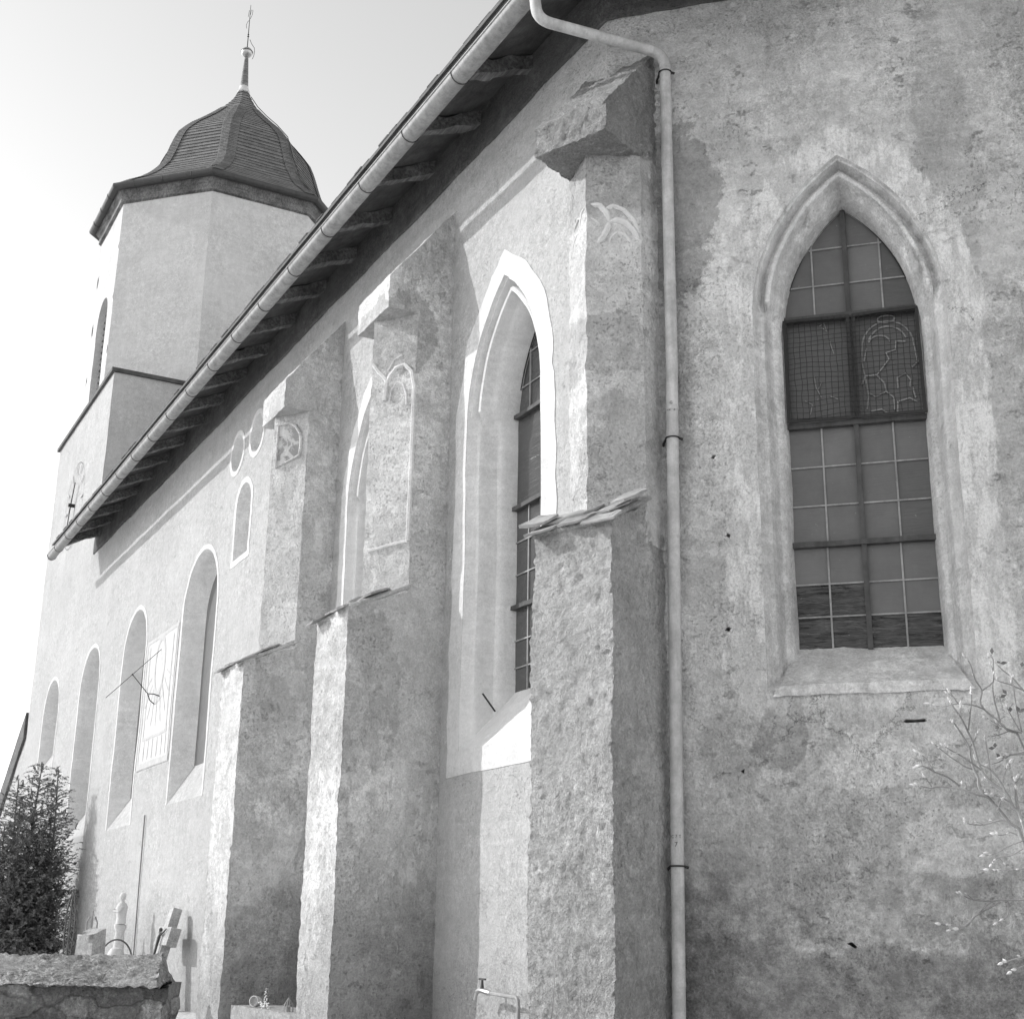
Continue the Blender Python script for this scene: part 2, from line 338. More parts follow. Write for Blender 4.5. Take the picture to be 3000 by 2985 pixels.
def WM(o):
    """world matrix from location and parents, without waiting for the depsgraph"""
    m = o.matrix_basis.copy()
    if o.parent: return WM(o.parent) @ o.matrix_parent_inverse @ m
    return m
def tag(o, label=None, cat=None, group=None, kind=None):
    for k, v in (('label', label), ('category', cat), ('group', group), ('kind', kind)):
        if v: o[k] = v
    return o
def thing(name, label, cat, loc, group=None):
    o = bpy.data.objects.new(name, None); COL.objects.link(o); o.location = loc; o.empty_display_size = .2
    return tag(o, label, cat, group)
class Frame:
    def __init__(s, o, d, n): s.o = Vector((o[0], o[1], 0)); s.d = Vector((d[0], d[1], 0)).normalized(); s.n = Vector((n[0], n[1], 0)).normalized()
    def P(s, u, n, z): return s.o+s.d*u+s.n*n+Vector((0, 0, z))
NAVE = Frame((0, 6.0), (1, 0), (0, -1)); FAC = Frame((CX, CY), (1, 1), (1, -1))

# arched loop: points in (u, z); left foot -> left jamb -> arch -> right jamb -> right foot -> sill
def arch_pts(cx, hw, zb, zs, Rr, nj=14, na=18, nb=8):
    c = Rr-hw; rise = math.sqrt(max(Rr*Rr-c*c, 1e-6)); P = []
    for i in range(nj): P.append((cx-hw, zb+(zs-zb)*i/nj))
    a1 = math.atan2(rise, c)
    for i in range(na): a = a1*i/na; P.append((cx+c-Rr*math.cos(a), zs+Rr*math.sin(a)))
    P.append((cx, zs+rise))
    for i in range(na-1, -1, -1): a = a1*i/na; P.append((cx-c+Rr*math.cos(a), zs+Rr*math.sin(a)))
    for i in range(nj-1, -1, -1): P.append((cx+hw, zb+(zs-zb)*i/nj))
    for i in range(1, nb): P.append((cx+hw-2*hw*i/nb, zb))
    return P
def circle_pts(cx, cz, r, n=32): return [(cx+r*math.cos(2*math.pi*i/n), cz+r*math.sin(2*math.pi*i/n)) for i in range(n)]
def inpoly(x, y, P):
    r = False; j = len(P)-1
    for i in range(len(P)):
        xi, yi = P[i]; xj, yj = P[j]
        if (yi > y) != (yj > y) and x < (xj-xi)*(y-yi)/(yj-yi)+xi: r = not r
        j = i
    return r
WALLN = ((.9, .012), (4.0, .006))
def wall_mesh(fr, outline, openings, step, mb=None):
    vs = []; es = []; outs = [outline]+openings
    def loop(P, dense):
        Q = []
        for i, p in enumerate(P):
            q = P[(i+1) % len(P)]; n = max(1, int(math.dist(p, q)/dense)) if dense else 1
            for k in range(n): Q.append((p[0]+(q[0]-p[0])*k/n, p[1]+(q[1]-p[1])*k/n))
        b = len(vs); vs.extend(Vector(q) for q in Q); es.extend((b+i, b+(i+1) % len(Q)) for i in range(len(Q)))
    loop(outline, step)
    for P in openings: loop(P, 0)
    us = [p[0] for p in outline]; zs = [p[1] for p in outline]; u0, u1, z0, z1 = min(us), max(us), min(zs), max(zs)
    nu = int((u1-u0)/step); nz = int((z1-z0)/step)
    bb = [(min(p[0] for p in P)-.1, max(p[0] for p in P)+.1, min(p[1] for p in P)-.1, max(p[1] for p in P)+.1) for P in openings]
    for i in range(1, nu):
        for j in range(1, nz):
            u = u0+(u1-u0)*(i+random.uniform(-.2, .2))/nu; z = z0+(z1-z0)*(j+random.uniform(-.2, .2))/nz
            if len(outline) > 4 and not inpoly(u, z, outline): continue
            if any(b[0] < u < b[1] and b[2] < z < b[3] and inpoly(u, z, P) for b, P in zip(bb, openings)): continue
            vs.append(Vector((u, z)))
    r = delaunay_2d_cdt(vs, es, [], 0, 1e-5)
    V, Fc = r[0], r[2]; mb = mb or MB(); o = len(mb.v)
    mb.v += [fr.P(p.x, 0, p.y) for p in V]
    for f in Fc:
        c = sum((V[i] for i in f), Vector((0, 0)))/len(f)
        if not inpoly(c.x, c.y, outline): continue
        if any(b[0] < c.x < b[1] and b[2] < c.y < b[3] and inpoly(c.x, c.y, P) for b, P in zip(bb, openings)): continue
        mb.f.append([i+o for i in f]); mb.mi.append(0)
    return mb
def strip_loops(mb, L, mi=0, closed=True):
    """L: list of equal-length loops of 3-D points"""
    n = len(L[0]); o = len(mb.v)
    for l in L: mb.v += [Vector(p) for p in l]
    for k in range(len(L)-1):
        for i in range(n if closed else n-1):
            j = (i+1) % n; mb.f.append([o+k*n+i, o+k*n+j, o+(k+1)*n+j, o+(k+1)*n+i]); mb.mi.append(mi)
# ================================================================ THE GROUND
def gz(x, y):
    t = min(1, max(0, (y-2.3)/1.0)); return .5*t*t*(3-2*t)
mb = MB(); xs = [-600, -300, -150, -80, -50]+[-44+i*1.0 for i in range(60)]+[30, 60, 150, 300, 600]; ys = [-600, -300, -120, -50, -20, -8]+[-3+i*.5 for i in range(50)]+[30, 60, 150, 300, 600]
vv = [(x, y, gz(x, y)+.03*noise.noise(Vector((x*.7, y*.7, 0)))) for y in ys for x in xs]; nx = len(xs)
mb.add(vv, [(j*nx+i, j*nx+i+1, (j+1)*nx+i+1, (j+1)*nx+i) for j in range(len(ys)-1) for i in range(nx-1)])
g = obj('ground', mb, M['ground']); tag(g, 'pale churchyard ground around the church, tone raised to bounce light', None, None, 'structure')

# ================================================================ THE CHURCH (choir, apse, roof)
church = thing('church', 'plastered Gothic choir of the church with stepped buttresses, pointed windows and deep eaves', 'church', (-16, 6.5, .4))
LF = 4.12
PA = [Vector((-32, 6.0)), Vector((CX, CY)), Vector((CX+LF*S2, CY+LF*S2)), Vector((CX+LF*S2, CY+LF*S2+LF)), Vector((CX, CY+2*LF*S2+LF)), Vector((-32, CY+2*LF*S2+LF))]
def nrm(i): d = (PA[i+1]-PA[i]).normalized(); return Vector((d.y, -d.x))
def offs(i, n, ext=0):
    if i == 0: return PA[0]+nrm(0)*n+Vector((-ext, 0))
    if i == len(PA)-1: return PA[-1]+nrm(i-1)*n
    a, b = nrm(i-1), nrm(i); m = (a+b).normalized(); return PA[i]+m*(n/m.dot(a))
def sweep(mb, sec, i0, i1, ext=0, step=1.0, closed=True, caps=True, mi=0, jit=0):
    """section points (n out from wall, z) swept along the wall path from vertex i0 to i1"""
    L = []
    for i in range(i0, i1):
        A = [offs(i, n, ext if i == i0 else 0) for n, z in sec]; B = [offs(i+1, n) for n, z in sec]
        k = max(1, int((PA[i+1]-PA[i]).length/step))
        for j in range(k+(1 if i == i1-1 else 0)):
            dz = jit*noise.noise(Vector((i*7+j*1.7, sec[0][0]*9, 0)))
            L.append([Vector((*(a.lerp(b, j/k)), z+dz)) for a, b, (n, z) in zip(A, B, sec)])
    o = len(mb.v); strip_loops(mb, L, mi, closed)
    if caps and closed:
        n = len(sec); mb.f.append(list(range(o, o+n))[::-1]); mb.mi.append(mi)
        b = o+(len(L)-1)*n; mb.f.append(list(range(b, b+n))); mb.mi.append(mi)

# profiles of the splayed reveals: (inset, depth) for the jamb and for the moulded arch head
PLAIN = [(0, 0), (.012, .02), (.03, .05), (.05, .09), (.065, .10), (.085, .11), (.10, .14), (.11, .20), (.125, .26), (.14, .30), (.165, .31), (.185, .33), (.20, .38), (.22, .46), (.228, .52)]
MOULD = [(0, 0), (.01, .035), (.025, .04), (.03, .10), (.055, .15), (.08, .15), (.09, .09), (.11, .07), (.135, .08), (.15, .12), (.155, .19), (.175, .22), (.195, .25), (.225, .40), (.228, .52)]
GOTH = dict(hw=.80, zs=6.80, Rr=1.77)
def window(fr, cx, zbf, zbb, goth, surround, swidth, mats, panes, depth=.36, inset=.2, hw=.95, zs=6.8, moulded=True, sill_band=0, parent=None, zpane=0, bottom_s=True):
    if goth: hw, zs, Rr = GOTH['hw'], GOTH['zs'], GOTH['Rr']; PR = list(zip(PLAIN, MOULD)); Dm = .52
    else: Rr = hw; PR = [((t*inset/.2, d*depth/.36),)*2 for t, d in [(0, 0), (.02, .02), (.06, .10), (.12, .22), (.18, .34), (.2, .36)]]; Dm = depth
    L = []
    for (t0, d0), (t1, d1) in PR:
        zb = zbf+(zbb-zbf)*(d0/Dm); A = arch_pts(cx, hw-t0, zb, zs, Rr-t0); B = arch_pts(cx, hw-t1, zb, zs, Rr-t1); l = []
        for (ua, za), (ub, zb2) in zip(A, B):
            k = min(1, max(0, (za-(zs+.02))/.16)); k = k*k*(3-2*k) if goth and moulded else 0
            l.append(fr.P(ua+(ub-ua)*k, -(d0+(d1-d0)*k), za+(zb2-za)*k))
        L.append(l)
    mb = MB(); strip_loops(mb, L); mb.rough(*WALLN); nl = len(L[0])
    for k_ in range(len(mb.f)):
        if k_ % nl >= nl-8: mb.mi[k_] = 1
    rv = obj('window', mb, [M[mats], M['sill'] if not goth else M[mats]], parent, 35)
    if surround:
        A = arch_pts(cx, hw, zbf, zs, Rr); L = []
        njs = len(A)-7
        for q, (t, h) in enumerate(((0, 0), (0, .006), (-swidth*.5, .008), (-swidth, .007), (-swidth, -.01))):
            B = arch_pts(cx, hw-t, zbf-(sill_band if q > 1 else 0)*(.5 if q == 2 else 1), zs, Rr-t)
            l = []
            for ii, (u, z) in enumerate(B if sill_band else B[:njs]):
                wv = (noise.noise(Vector((u*2.3, z*2.3, cx)))*.5+noise.noise(Vector((u*9, z*9, cx)))*.35)*swidth*(.45 if q >= 3 else 0)
                l.append(fr.P(u+(wv if u > cx else -wv), h, z+(wv*.4 if z > zs else 0)))
            L.append(l)
        mb = MB(); strip_loops(mb, L, closed=bool(sill_band)); mb.rough(*WALLN); obj('surround', mb, M[surround], rv, 35)
    return rv
def glazing(fr, cx, rv, screen=False, zb=3.95, mat='dusty', y=.5):
    H = .57; zl = [4.24, 4.52, 4.86, 5.21, 5.56, 5.93, 6.95, 7.27, 7.63]; top = 8.05
    rows = [zb]+[4.24, 4.52, 4.86, 5.21, 5.56, 5.93, 6.95, 7.27, 7.63, top]; cols = [-.66, -.3, 0, .3, .66]
    mb = MB()
    for r in range(len(rows)-1):
        for c in range(4):
            mi = 0
            if mat == 'dusty':
                if r == 0: mi = 2
                elif r == 1: mi = 2 if c < 2 else 0
                elif r in (3, 4) and c == 3: mi = 1
                elif r >= 7 and c == 3: mi = 1
                elif r == 6: mi = 3
                elif random.random() < .3: mi = 4
            tl = random.uniform(-.004, .004)
            p = [fr.P(cx+cols[c], -y+tl, rows[r]), fr.P(cx+cols[c+1], -y-tl, rows[r]), fr.P(cx+cols[c+1], -y-tl, rows[r+1]), fr.P(cx+cols[c], -y+tl, rows[r+1])]
            mb.quad(*p, mi=mi)
    obj('pane', mb, [M['dusty'], M['dusty2'], M['clear'], M['stained'], M['dusty3']] if mat == 'dusty' else [M[mat]], rv, 0, False)
    ax = (fr.d, fr.n, Vector((0, 0, 1)))
    mb = MB()
    for c in (-.3, .3):
        for za, zb_ in ((zb, 4.86), (4.86, 5.93), (6.95, 7.75)): mb.box(fr.P(cx+c+random.uniform(-.006, .006), -y+.008, (za+zb_)/2), .015, .014, zb_-za, ax)
    for z in (4.24, 4.52, 5.21, 5.56, 7.27, 7.63): mb.box(fr.P(cx, -y+.010, z), 1.3 if z < 7 else (1.15 if z < 7.5 else .64), .012, .013, ax)
    obj('glazing_bars', mb, M['ironlight'], rv, 0)
    mb = MB(); mb.box(fr.P(cx, -y+.022, (zb+7.98)/2), .042, .045, 7.98-zb, ax); mb.rough((9, .006)); obj('mullion', mb, M['iron'], rv, 0)
    for z in (4.86, 5.93, 6.95):
        mb = MB(); mb.box(fr.P(cx, -y+.03, z), 1.2, .06, .045, ax, step=.1); mb.rough((5, .007)); obj('transom_bar', mb, M['iron'], rv, 0)
    mb = MB(); a = arch_pts(cx, .575, zb, 6.8, 1.545); mb.tube([fr.P(u, -y+.015, z) for u, z in a if z > 7.2], .008, 5); obj('head_bar', mb, M['blackiron'], rv)
    if screen:
        mb = MB(); f0 = -y+.10
        for (u0, u1) in ((-.56, -.02), (.03, .57)):
            for u in (u0, u1): mb.box(fr.P(cx+u, f0, 6.44), .03, .012, .98, ax)
            for z in (5.96, 6.92): mb.box(fr.P(cx+(u0+u1)/2, f0, z), u1-u0, .012, .028, ax)
        mb.rough((4, .012)); obj('screen_frame', mb, M['blackiron'], rv, 0)
        mb = MB()
        for i in range(22):
            u = -.54+i*.0515; mb.tube([fr.P(cx+u+.012*noise.noise(Vector((i*.7, k*.5, 3))), f0+.006, 5.96+k*.06) for k in range(17)], .0024, 4)
        for i in range(19):
            z = 5.99+i*.0505; mb.tube([fr.P(cx-.55+k*.07, f0+.011, z+.022*noise.noise(Vector((k*.22, i*.35, 9)))) for k in range(17)], .0024, 4)
        obj('wire_screen', mb, M['blackiron'], rv)
        mb = MB(); mb.tube([fr.P(cx-.57, f0-.02, 6.905), fr.P(cx+.58, f0-.02, 6.905)], .012, 5); obj('screen_shadow_gap', mb, M['blackiron'], rv)  # dark rod drawn in place of the shadow behind the screen's top edge
        # leaded figure panes behind the screen: robed figures under arches
        mb = MB(); n0 = -y+.012
        def cur(pts, r=.008): mb.tube([fr.P(cx+u, n0, z) for u, z in pts], r, 4)
        arc = lambda cu, cz, ru, rz, a0, a1, k=12: [(cu+ru*math.cos(R(a0+(a1-a0)*i/k)), cz+rz*math.sin(R(a0+(a1-a0)*i/k))) for i in range(k+1)]
        cur(arc(.31, 6.62, .22, .24, -5, 185)); cur(arc(.31, 6.88, .075, .035, 0, 360)); cur(arc(.31, 6.62, .17, .19, 20, 160)); cur(arc(.24, 6.66, .09, .07, 0, 170))
        for l in ([(.09, 6.62), (.08, 6.5), (.1, 6.36), (.07, 6.28)], [(.53, 6.62), (.55, 6.45), (.5, 6.4)], [(.1, 6.36), (.2, 6.36), (.25, 6.42), (.31, 6.5), (.29, 6.56), (.37, 6.58), (.38, 6.66), (.46, 6.65)],
                  [(.1, 6.36), (.12, 6.18), (.1, 6.05)], [(.2, 6.36), (.26, 6.28), (.27, 6.2), (.18, 6.16), (.12, 6.2)], [(.27, 6.2), (.33, 6.14), (.33, 6.02)], [(.37, 6.22), (.37, 6.32), (.44, 6.35), (.48, 6.29), (.47, 6.22)],
                  [(.37, 6.1), (.46, 6.12), (.52, 6.08)], [(.36, 6.1), (.35, 5.98)], [(.13, 6.03), (.22, 6.04), (.28, 5.99)], [(.49, 6.22), (.51, 6.12)], [(.02, 6.86), (.03, 6.0)], [(.1, 6.5), (.13, 6.62)]): cur(l, .0075)
        for l in ([(-.24, 6.86), (-.2, 6.82), (-.22, 6.9), (-.26, 6.88)], [(-.18, 6.72), (-.15, 6.6)], [(-.33, 6.4), (-.32, 6.3), (-.28, 6.2)], [(-.42, 6.18), (-.36, 6.14), (-.38, 6.05)], [(-.2, 6.2), (-.14, 6.17)], [(-.3, 6.28), (-.27, 6.34)]): cur(l, .0045)
        obj('lead_figures', mb, M['ironlight'], rv)

# ---- choir wall
ROUND = [(-22.3, 1.02, 6.85, 3.66, 4.32), (-26.82, .93, 6.78, 3.48, 4.1), (-30.92, 1.0, 6.65, 3.5, 4.1)]
SMALL = (-20.18, .38, 8.10, 7.27); OCULI = [(-20.75, 9.16, .31), (-19.74, 9.2, .31)]
Nop = [arch_pts(-11.4, .80, 3.40, 6.80, 1.77), arch_pts(-14.8, .80, 3.40, 6.80, 1.77)]
Nop += [arch_pts(c, hw, zb, zs, hw) for c, hw, zs, zb, _ in ROUND]+[arch_pts(SMALL[0], SMALL[1], SMALL[3], SMALL[2], SMALL[1])]+[circle_pts(*c) for c in OCULI]
mb = wall_mesh(NAVE, [(-32, -.2), (CX, -.2), (CX, 10.66), (-32, 10.66)], Nop, .11); mb.rough(*WALLN)
obj('choir_wall', mb, M['nave'], church, 50)
Fop = [arch_pts(2.06, .80, 3.57, 6.80, 1.77)]
HOLES = [[(2.28, 3.285), (2.30, 3.275), (2.44, 3.28), (2.46, 3.29), (2.44, 3.305), (2.36, 3.30), (2.30, 3.305)], [(1.76, 1.65), (1.82, 1.615), (1.84, 1.625), (1.80, 1.66)], [(.97, 4.86), (1.0, 4.84), (1.01, 4.87), (.98, 4.885)], [(1.02, 2.93), (1.05, 2.91), (1.055, 2.95)], [(.86, 5.55), (.89, 5.54), (.91, 5.575), (.88, 5.58)], [(.93, 4.06), (.97, 4.05), (.985, 4.08), (.95, 4.09)]]
Fop += HOLES
mb = wall_mesh(FAC, [(0, -.2), (LF, -.2), (LF, 10.66), (0, 10.66)], Fop, .06); mb.rough(*WALLN, (11, .003))
aw = obj('apse_wall', mb, M['apse'], church, 50)
for hl in HOLES:
    L = [[FAC.P(u, -d, z) for u, z in hl] for d in (0, .18)]; mb = MB(); strip_loops(mb, L); mb.add(L[1], [tuple(range(len(hl)))]); mb.rough(*WALLN, (11, .003)); obj('putlog_hole', mb, M['apse'], aw, 0)
mb = MB()
for i in (2, 3, 4): mb.grid(Vector((*PA[i], -.2)), Vector((*PA[i+1], -.2)), Vector((*PA[i+1], 10.66)), Vector((*PA[i], 10.66)), .3)
mb.rough(*WALLN); obj('far_wall', mb, M['apse_far'], church, 50)
# ---- windows
rv = window(FAC, 2.06, 3.57, 3.97, True, None, .24, 'reveal_old', None, parent=church); glazing(FAC, 2.06, rv, True)
mb = MB(); P = FAC.P; mb.hexa([P(1.30, .03, 3.50), P(2.84, .03, 3.52), P(2.60, -.53, 3.92), P(1.50, -.53, 3.92), P(1.36, .03, 3.585), P(2.78, .03, 3.60), P(2.62, -.53, 3.985), P(1.48, -.53, 3.985)], .05)
mb.rough(*WALLN); mb.rough((6, .012), (20, .006)); obj('sill', mb, M['reveal_old'], rv, 50)
rv = window(NAVE, -11.4, 3.40, 4.02, True, 'lime', .26, 'reveal', None, sill_band=.24, parent=church); glazing(NAVE, -11.4, rv, False, 4.0, 'navepane')
mb = MB(); mb.tube([(-12.02, 6.3, 3.80), (-11.99, 6.14, 3.96)], .009, 6); obj('iron_spike', mb, M['blackiron'], rv)
rv = window(NAVE, -14.8, 3.40, 4.02, True, 'lime', .22, 'reveal', None, sill_band=.24, parent=church); glazing(NAVE, -14.8, rv, False, 4.0, 'navepane')
def round_window(fr, c, hw, zs, zbf, zbb, parent):
    rv = window(fr, c, zbf, zbb, False, 'lime', .085, 'darkplaster', None, hw=hw, zs=zs, parent=parent, depth=.36, inset=.2)
    mb = MB(); mb.quad(fr.P(c-hw, -.355, zbf), fr.P(c+hw, -.355, zbf), fr.P(c+hw, -.355, zs+hw), fr.P(c-hw, -.355, zs+hw)); obj('pane', mb, M['dusty'], rv, 0)
    return rv
for a in ROUND: round_window(NAVE, *a, church)
# small group high on the wall: one arched blind window below two round ones
c, hw, zs, zb = SMALL
rv = window(NAVE, c, zb, zb+.12, False, 'lime', .10, 'darkplaster', None, hw=hw, zs=zs, parent=church, depth=.22, inset=.06, sill_band=.10)
mb = MB(); mb.quad(NAVE.P(c-.4, -.215, zb), NAVE.P(c+.4, -.215, zb), NAVE.P(c+.4, -.215, zs+.4), NAVE.P(c-.4, -.215, zs+.4)); obj('blind_panel', mb, M['darkplaster'], rv, 0)
for cu, cz, r in OCULI:
    P0 = circle_pts(cu, cz, r); mb = MB()
    L = [[NAVE.P(cu+(u-cu)*k, -d, cz+(z-cz)*k) for u, z in P0] for k, d in ((1, 0), (.97, .03), (.92, .12), (.86, .24))]
    strip_loops(mb, L); mb.rough(*WALLN); rv = obj('round_window', mb, M['darkplaster'], church)
    mb = MB(); mb.add([NAVE.P(cu+(u-cu)*.9, -.235, cz+(z-cz)*.9) for u, z in P0], [tuple(range(len(P0)))]); obj('blind_panel', mb, M['darkplaster'], rv, 0)
    mb = MB(); L = [[NAVE.P(cu+(u-cu)*k, h, cz+(z-cz)*k) for u, z in P0] for k, h in ((1, 0), (1, .006), (1.28, .007), (1.28, -.01))]
    strip_loops(mb, L); mb.rough(*WALLN); obj('surround', mb, M['lime'], rv)

# ---- buttresses
def slab(mb, P, du, dv, th, su, sv, seed):
    """split stone slate: irregular thin slab centred on P with axes du, dv"""
    rnd = random.Random(seed); n = du.cross(dv).normalized(); k = 11; top = []; bot = []
    for i in range(k):
        a = 2*math.pi*i/k; c, s = math.cos(a), math.sin(a); r = rnd.uniform(.88, 1.08)
        sq = 1/max(abs(c), abs(s))**.75
        p = P+du*(c*sq*r*su/2)+dv*(s*sq*r*sv/2); top.append(p+n*th/2+n*rnd.uniform(-.006, .006)); bot.append(p-n*th/2)
    o = len(mb.v); mb.v += top+bot; mb.f += [list(range(o, o+k)), list(range(o+k, o+2*k))[::-1]]; mb.mi += [0, 0]
    for i in range(k): j = (i+1) % k; mb.f.append([o+i, o+k+i, o+k+j, o+j]); mb.mi.append(0)
def buttress(O, d, e, w, D1, zo, zi, Dr, Da, zh, Dh, zt, slope, back, mlow, mup, mhead, seed, rl, side_slates=()):
    d = Vector((*d, 0)).normalized(); e = Vector((*e, 0)).normalized(); O = Vector((*O, 0)); Z = Vector((0, 0, 1))
    P = lambda a, b, z: O+d*a+e*b+Z*z
    mb = MB()
    mb.hexa([P(-back, -w, -.2), P(D1, -w, -.2), P(D1, w, -.2), P(-back, w, -.2), P(-back, -w, zi+.15), P(D1, -w, zo), P(D1, w, zo), P(-back, w, zi+.15)], rl[0], skip=('bot', 's3'))
    mb.rough(*rl[1]); low = obj('buttress', mb, M[mlow], church, 55)
    # slates on the set-off
    mb = MB(); sl = (d*(Dr-D1)+Z*(zi-zo)).normalized(); rnd = random.Random(seed)
    L = math.hypot(Dr-D1, zi-zo)
    for row in range(2):
        for k in range(3):
            b = -w-.02+(2*w+.04)*(k+.5)/3+rnd.uniform(-.04, .04); s_ = -.09+row*L*.42
            if row == 0 and k == 1: s_ += .05
            q = P(D1, b, zo+.012+.018*(row+k % 2))+sl*(s_+.12)+e*rnd.uniform(-.02, .02)
            tilt = (sl+Z*rnd.uniform(-.06, .03)).normalized(); ee = (e+Z*rnd.uniform(-.07, .07)).normalized()
            slab(mb, q, ee, tilt, .018, rnd.uniform(.30, .38), rnd.uniform(.28, .36)*min(1, L/.6+.2), seed*31+row*5+k)
    for side, k, aa in side_slates: slab(mb, P(D1-aa, side*(w+.02), zo+.06+aa*.75), (e+Z*.06*side).normalized(), (sl+Z*.05*k).normalized(), .022, .26, .34, seed*77+k+side)
    mo = MB()
    for side in (-1, 1): mo.tube([P(D1-.01, side*(w-.01), zo-.012), P((D1+Dr)/2, side*(w-.01), (zo+zi)/2-.012), P(Dr-.03, side*(w-.01), zi)], .03, 8)
    mo.tube([P(D1-.012, -w, zo-.012), P(D1-.012, 0, zo-.012), P(D1-.012, w, zo-.012)], .03, 8); mo.rough((8, .02), (26, .012)); obj('mortar_bed', mo, M[mlow], low, 50)
    mb.rough((14, .008)); obj('slate_capping', mb, M['slate'], low, 25)
    # upper shaft: rectangular root with a pointed nose
    mb = MB(); ring = [(-back, -w), (Dr, -w), (Da, 0), (Dr, w), (-back, w)]; z0, z1 = zo-.1, zh+.12
    for (a, b), (a2, b2) in zip(ring[:-1], ring[1:]): mb.grid(P(a, b, z0), P(a2, b2, z0), P(a2, b2, z1), P(a, b, z1), rl[0])
    mb.rough(*rl[2]); obj('shaft', mb, M[mup], low, 38)
    # projecting head with a steep weathered top
    back = min(back, .25 if back < .3 else .2); zb = zt+slope*(Dh+back)*(1 if back > .2 else .83)
    mb = MB(); mb.hexa([P(-back, -w, zh), P(Dh, -w, zh), P(Dh, w, zh), P(-back, w, zh), P(-back, -w, zb), P(Dh, -w, zt), P(Dh, w, zt), P(-back, w, zb)], rl[0], skip=('s3',))
    mb.rough(*rl[3]); obj('head', mb, M[mhead], low, 50)
    return low, P
RS = (.05, ((2.2, .016), (13, .011), (34, .007)), ((2.2, .010), (9, .009), (28, .006)), ((2.0, .010), (9, .012), (26, .009)))
RC = (.026, ((1.7, .026), (7, .010), (18, .012), (42, .011)), ((2.2, .012), (8, .011), (24, .007)), ((2.6, .014), (8, .016), (22, .016), (50, .009)))
lowA, PAf = buttress((-16.5, 6), (0, -1), (1, 0), .45, 1.07, 4.84, 5.14, .44, .76, 8.23, .78, 8.63, 1.3, .25, 'buttress', 'buttress', 'buttress', 3, RS)
lowB, PBf = buttress((-13.1, 6), (0, -1), (1, 0), .45, 1.07, 4.84, 5.14, .42, .76, 8.25, .78, 8.63, 1.3, .25, 'buttress', 'buttress', 'buttress', 5, RS)
th = R(22.5); dC = (math.sin(th), -math.cos(th)); eC = (math.cos(th), math.sin(th))
lowC, PCf = buttress((CX+.018, CY+.007), dC, eC, .395, .60, 4.87, 5.17, .09, .38, 8.42, .62, 8.72, 1.42, .45, 'rough', 'buttress', 'stone', 9, RC, ((-1, 0, .10), (1, 0, .22)))
th2 = R(67.5)
lowD, _ = buttress((PA[2].x, PA[2].y), (math.sin(th2), -math.cos(th2)), (math.cos(th2), math.sin(th2)), .40, .60, 4.85, 5.15, .09, .38, 8.42, .62, 8.75, 1.42, .45, 'buttress', 'buttress', 'buttress', 13, RS)
# blind tracery and framed panel on the middle buttress, tracery on the corner buttress, painting on the left one
def on_nose(P, Dr, Da, w, side):
    """point on the pointed nose: t 0 at the arris, 1 at the shoulder"""
    def f(t, z, lift=.006):
        a = Da+(Dr-Da)*t; b = side*w*t; n = Vector(); p = P(a, b, z); q = P(Da, 0, z); s_ = P(Dr, side*w, z); nn = (s_-q).cross(Vector((0, 0, 1))).normalized()
        if (nn.dot(P(1, 0, 0)-P(0, 0, 0))) < 0: nn = -nn
        return p+nn*lift
    return f
f = on_nose(PBf, .42, .76, .45, 1); mb = MB()
for pts, r in (([(.96, 5.62), (.97, 6.3), (.97, 7.0), (.97, 7.38), (.9, 7.56), (.74, 7.66), (.56, 7.64), (.42, 7.55), (.36, 7.48)], .026), ([(.36, 7.48), (.28, 7.56), (.16, 7.62), (.04, 7.72)], .026),
               ([(.36, 7.50), (.34, 7.40), (.33, 7.26)], .03), ([(.96, 5.62), (.6, 5.60), (.3, 5.57), (.1, 5.56)], .022), ([(.42, 7.22), (.46, 7.38), (.58, 7.47), (.72, 7.44), (.8, 7.32), (.82, 7.18)], .014), ([(.36, 7.62), (.5, 7.74), (.68, 7.78)], .012)):
    mb.tube([f(t, z, .0) for t, z in pts], r, 6)
mb.rough((9, .006)); obj('blind_tracery', mb, M['smoothstone'], lowB)
for side, sc_ in ((1, 1), (-1, 1)):
    f = on_nose(PCf, .09, .38, .395, side); mb = MB()
    for pts, r in (([(.42, 7.74), (.36, 7.83), (.25, 7.90), (.08, 7.92)], .024), ([(.33, 7.86), (.5, 7.90), (.68, 7.86), (.85, 7.76), (.97, 7.62)], .018), ([(.42, 7.74), (.56, 7.76), (.72, 7.73), (.86, 7.65), (.97, 7.53)], .022),
                   ([(.42, 7.74), (.38, 7.66), (.30, 7.58), (.2, 7.53)], .024), ([(.40, 7.50), (.44, 7.58), (.56, 7.64), (.70, 7.61), (.80, 7.54), (.83, 7.46)], .012), ([(.04, 7.80), (.16, 7.76), (.28, 7.70)], .012)):
        q_ = [f(t, z, -.004) for t, z in pts]; q_ = [q_[0].lerp(q_[1], k/3) for k in range(3)]+q_[1:-1]+[q_[-2].lerp(q_[-1], k/3) for k in range(1, 4)]; rr_ = r*(1.35 if side == 1 else .6); nq = len(q_); mb.tube(q_, [rr_*min(1, .35+.35*min(i, nq-1-i)) for i in range(nq)], 7)
    mb.rough((9, .005)); obj('blind_tracery', mb, M['smoothstone'], lowC)
f = on_nose(PAf, .44, .76, .45, 1); mb = MB()
pts = [(.16, 7.50), (.80, 7.62), (.84, 7.80), (.80, 7.93), (.66, 8.04), (.44, 8.10), (.16, 8.08)]
mb.add([f(t, z, .02) for t, z in pts], [tuple(range(len(pts)))]); obj('wall_painting', mb, M['fresco'], lowA, 0)
mb = MB(); mb.tube([f(t, z, .012) for t, z in pts], .022, 6, closed=True); mb.rough((9, .006)); obj('painting_border', mb, M['buttress'], lowA)

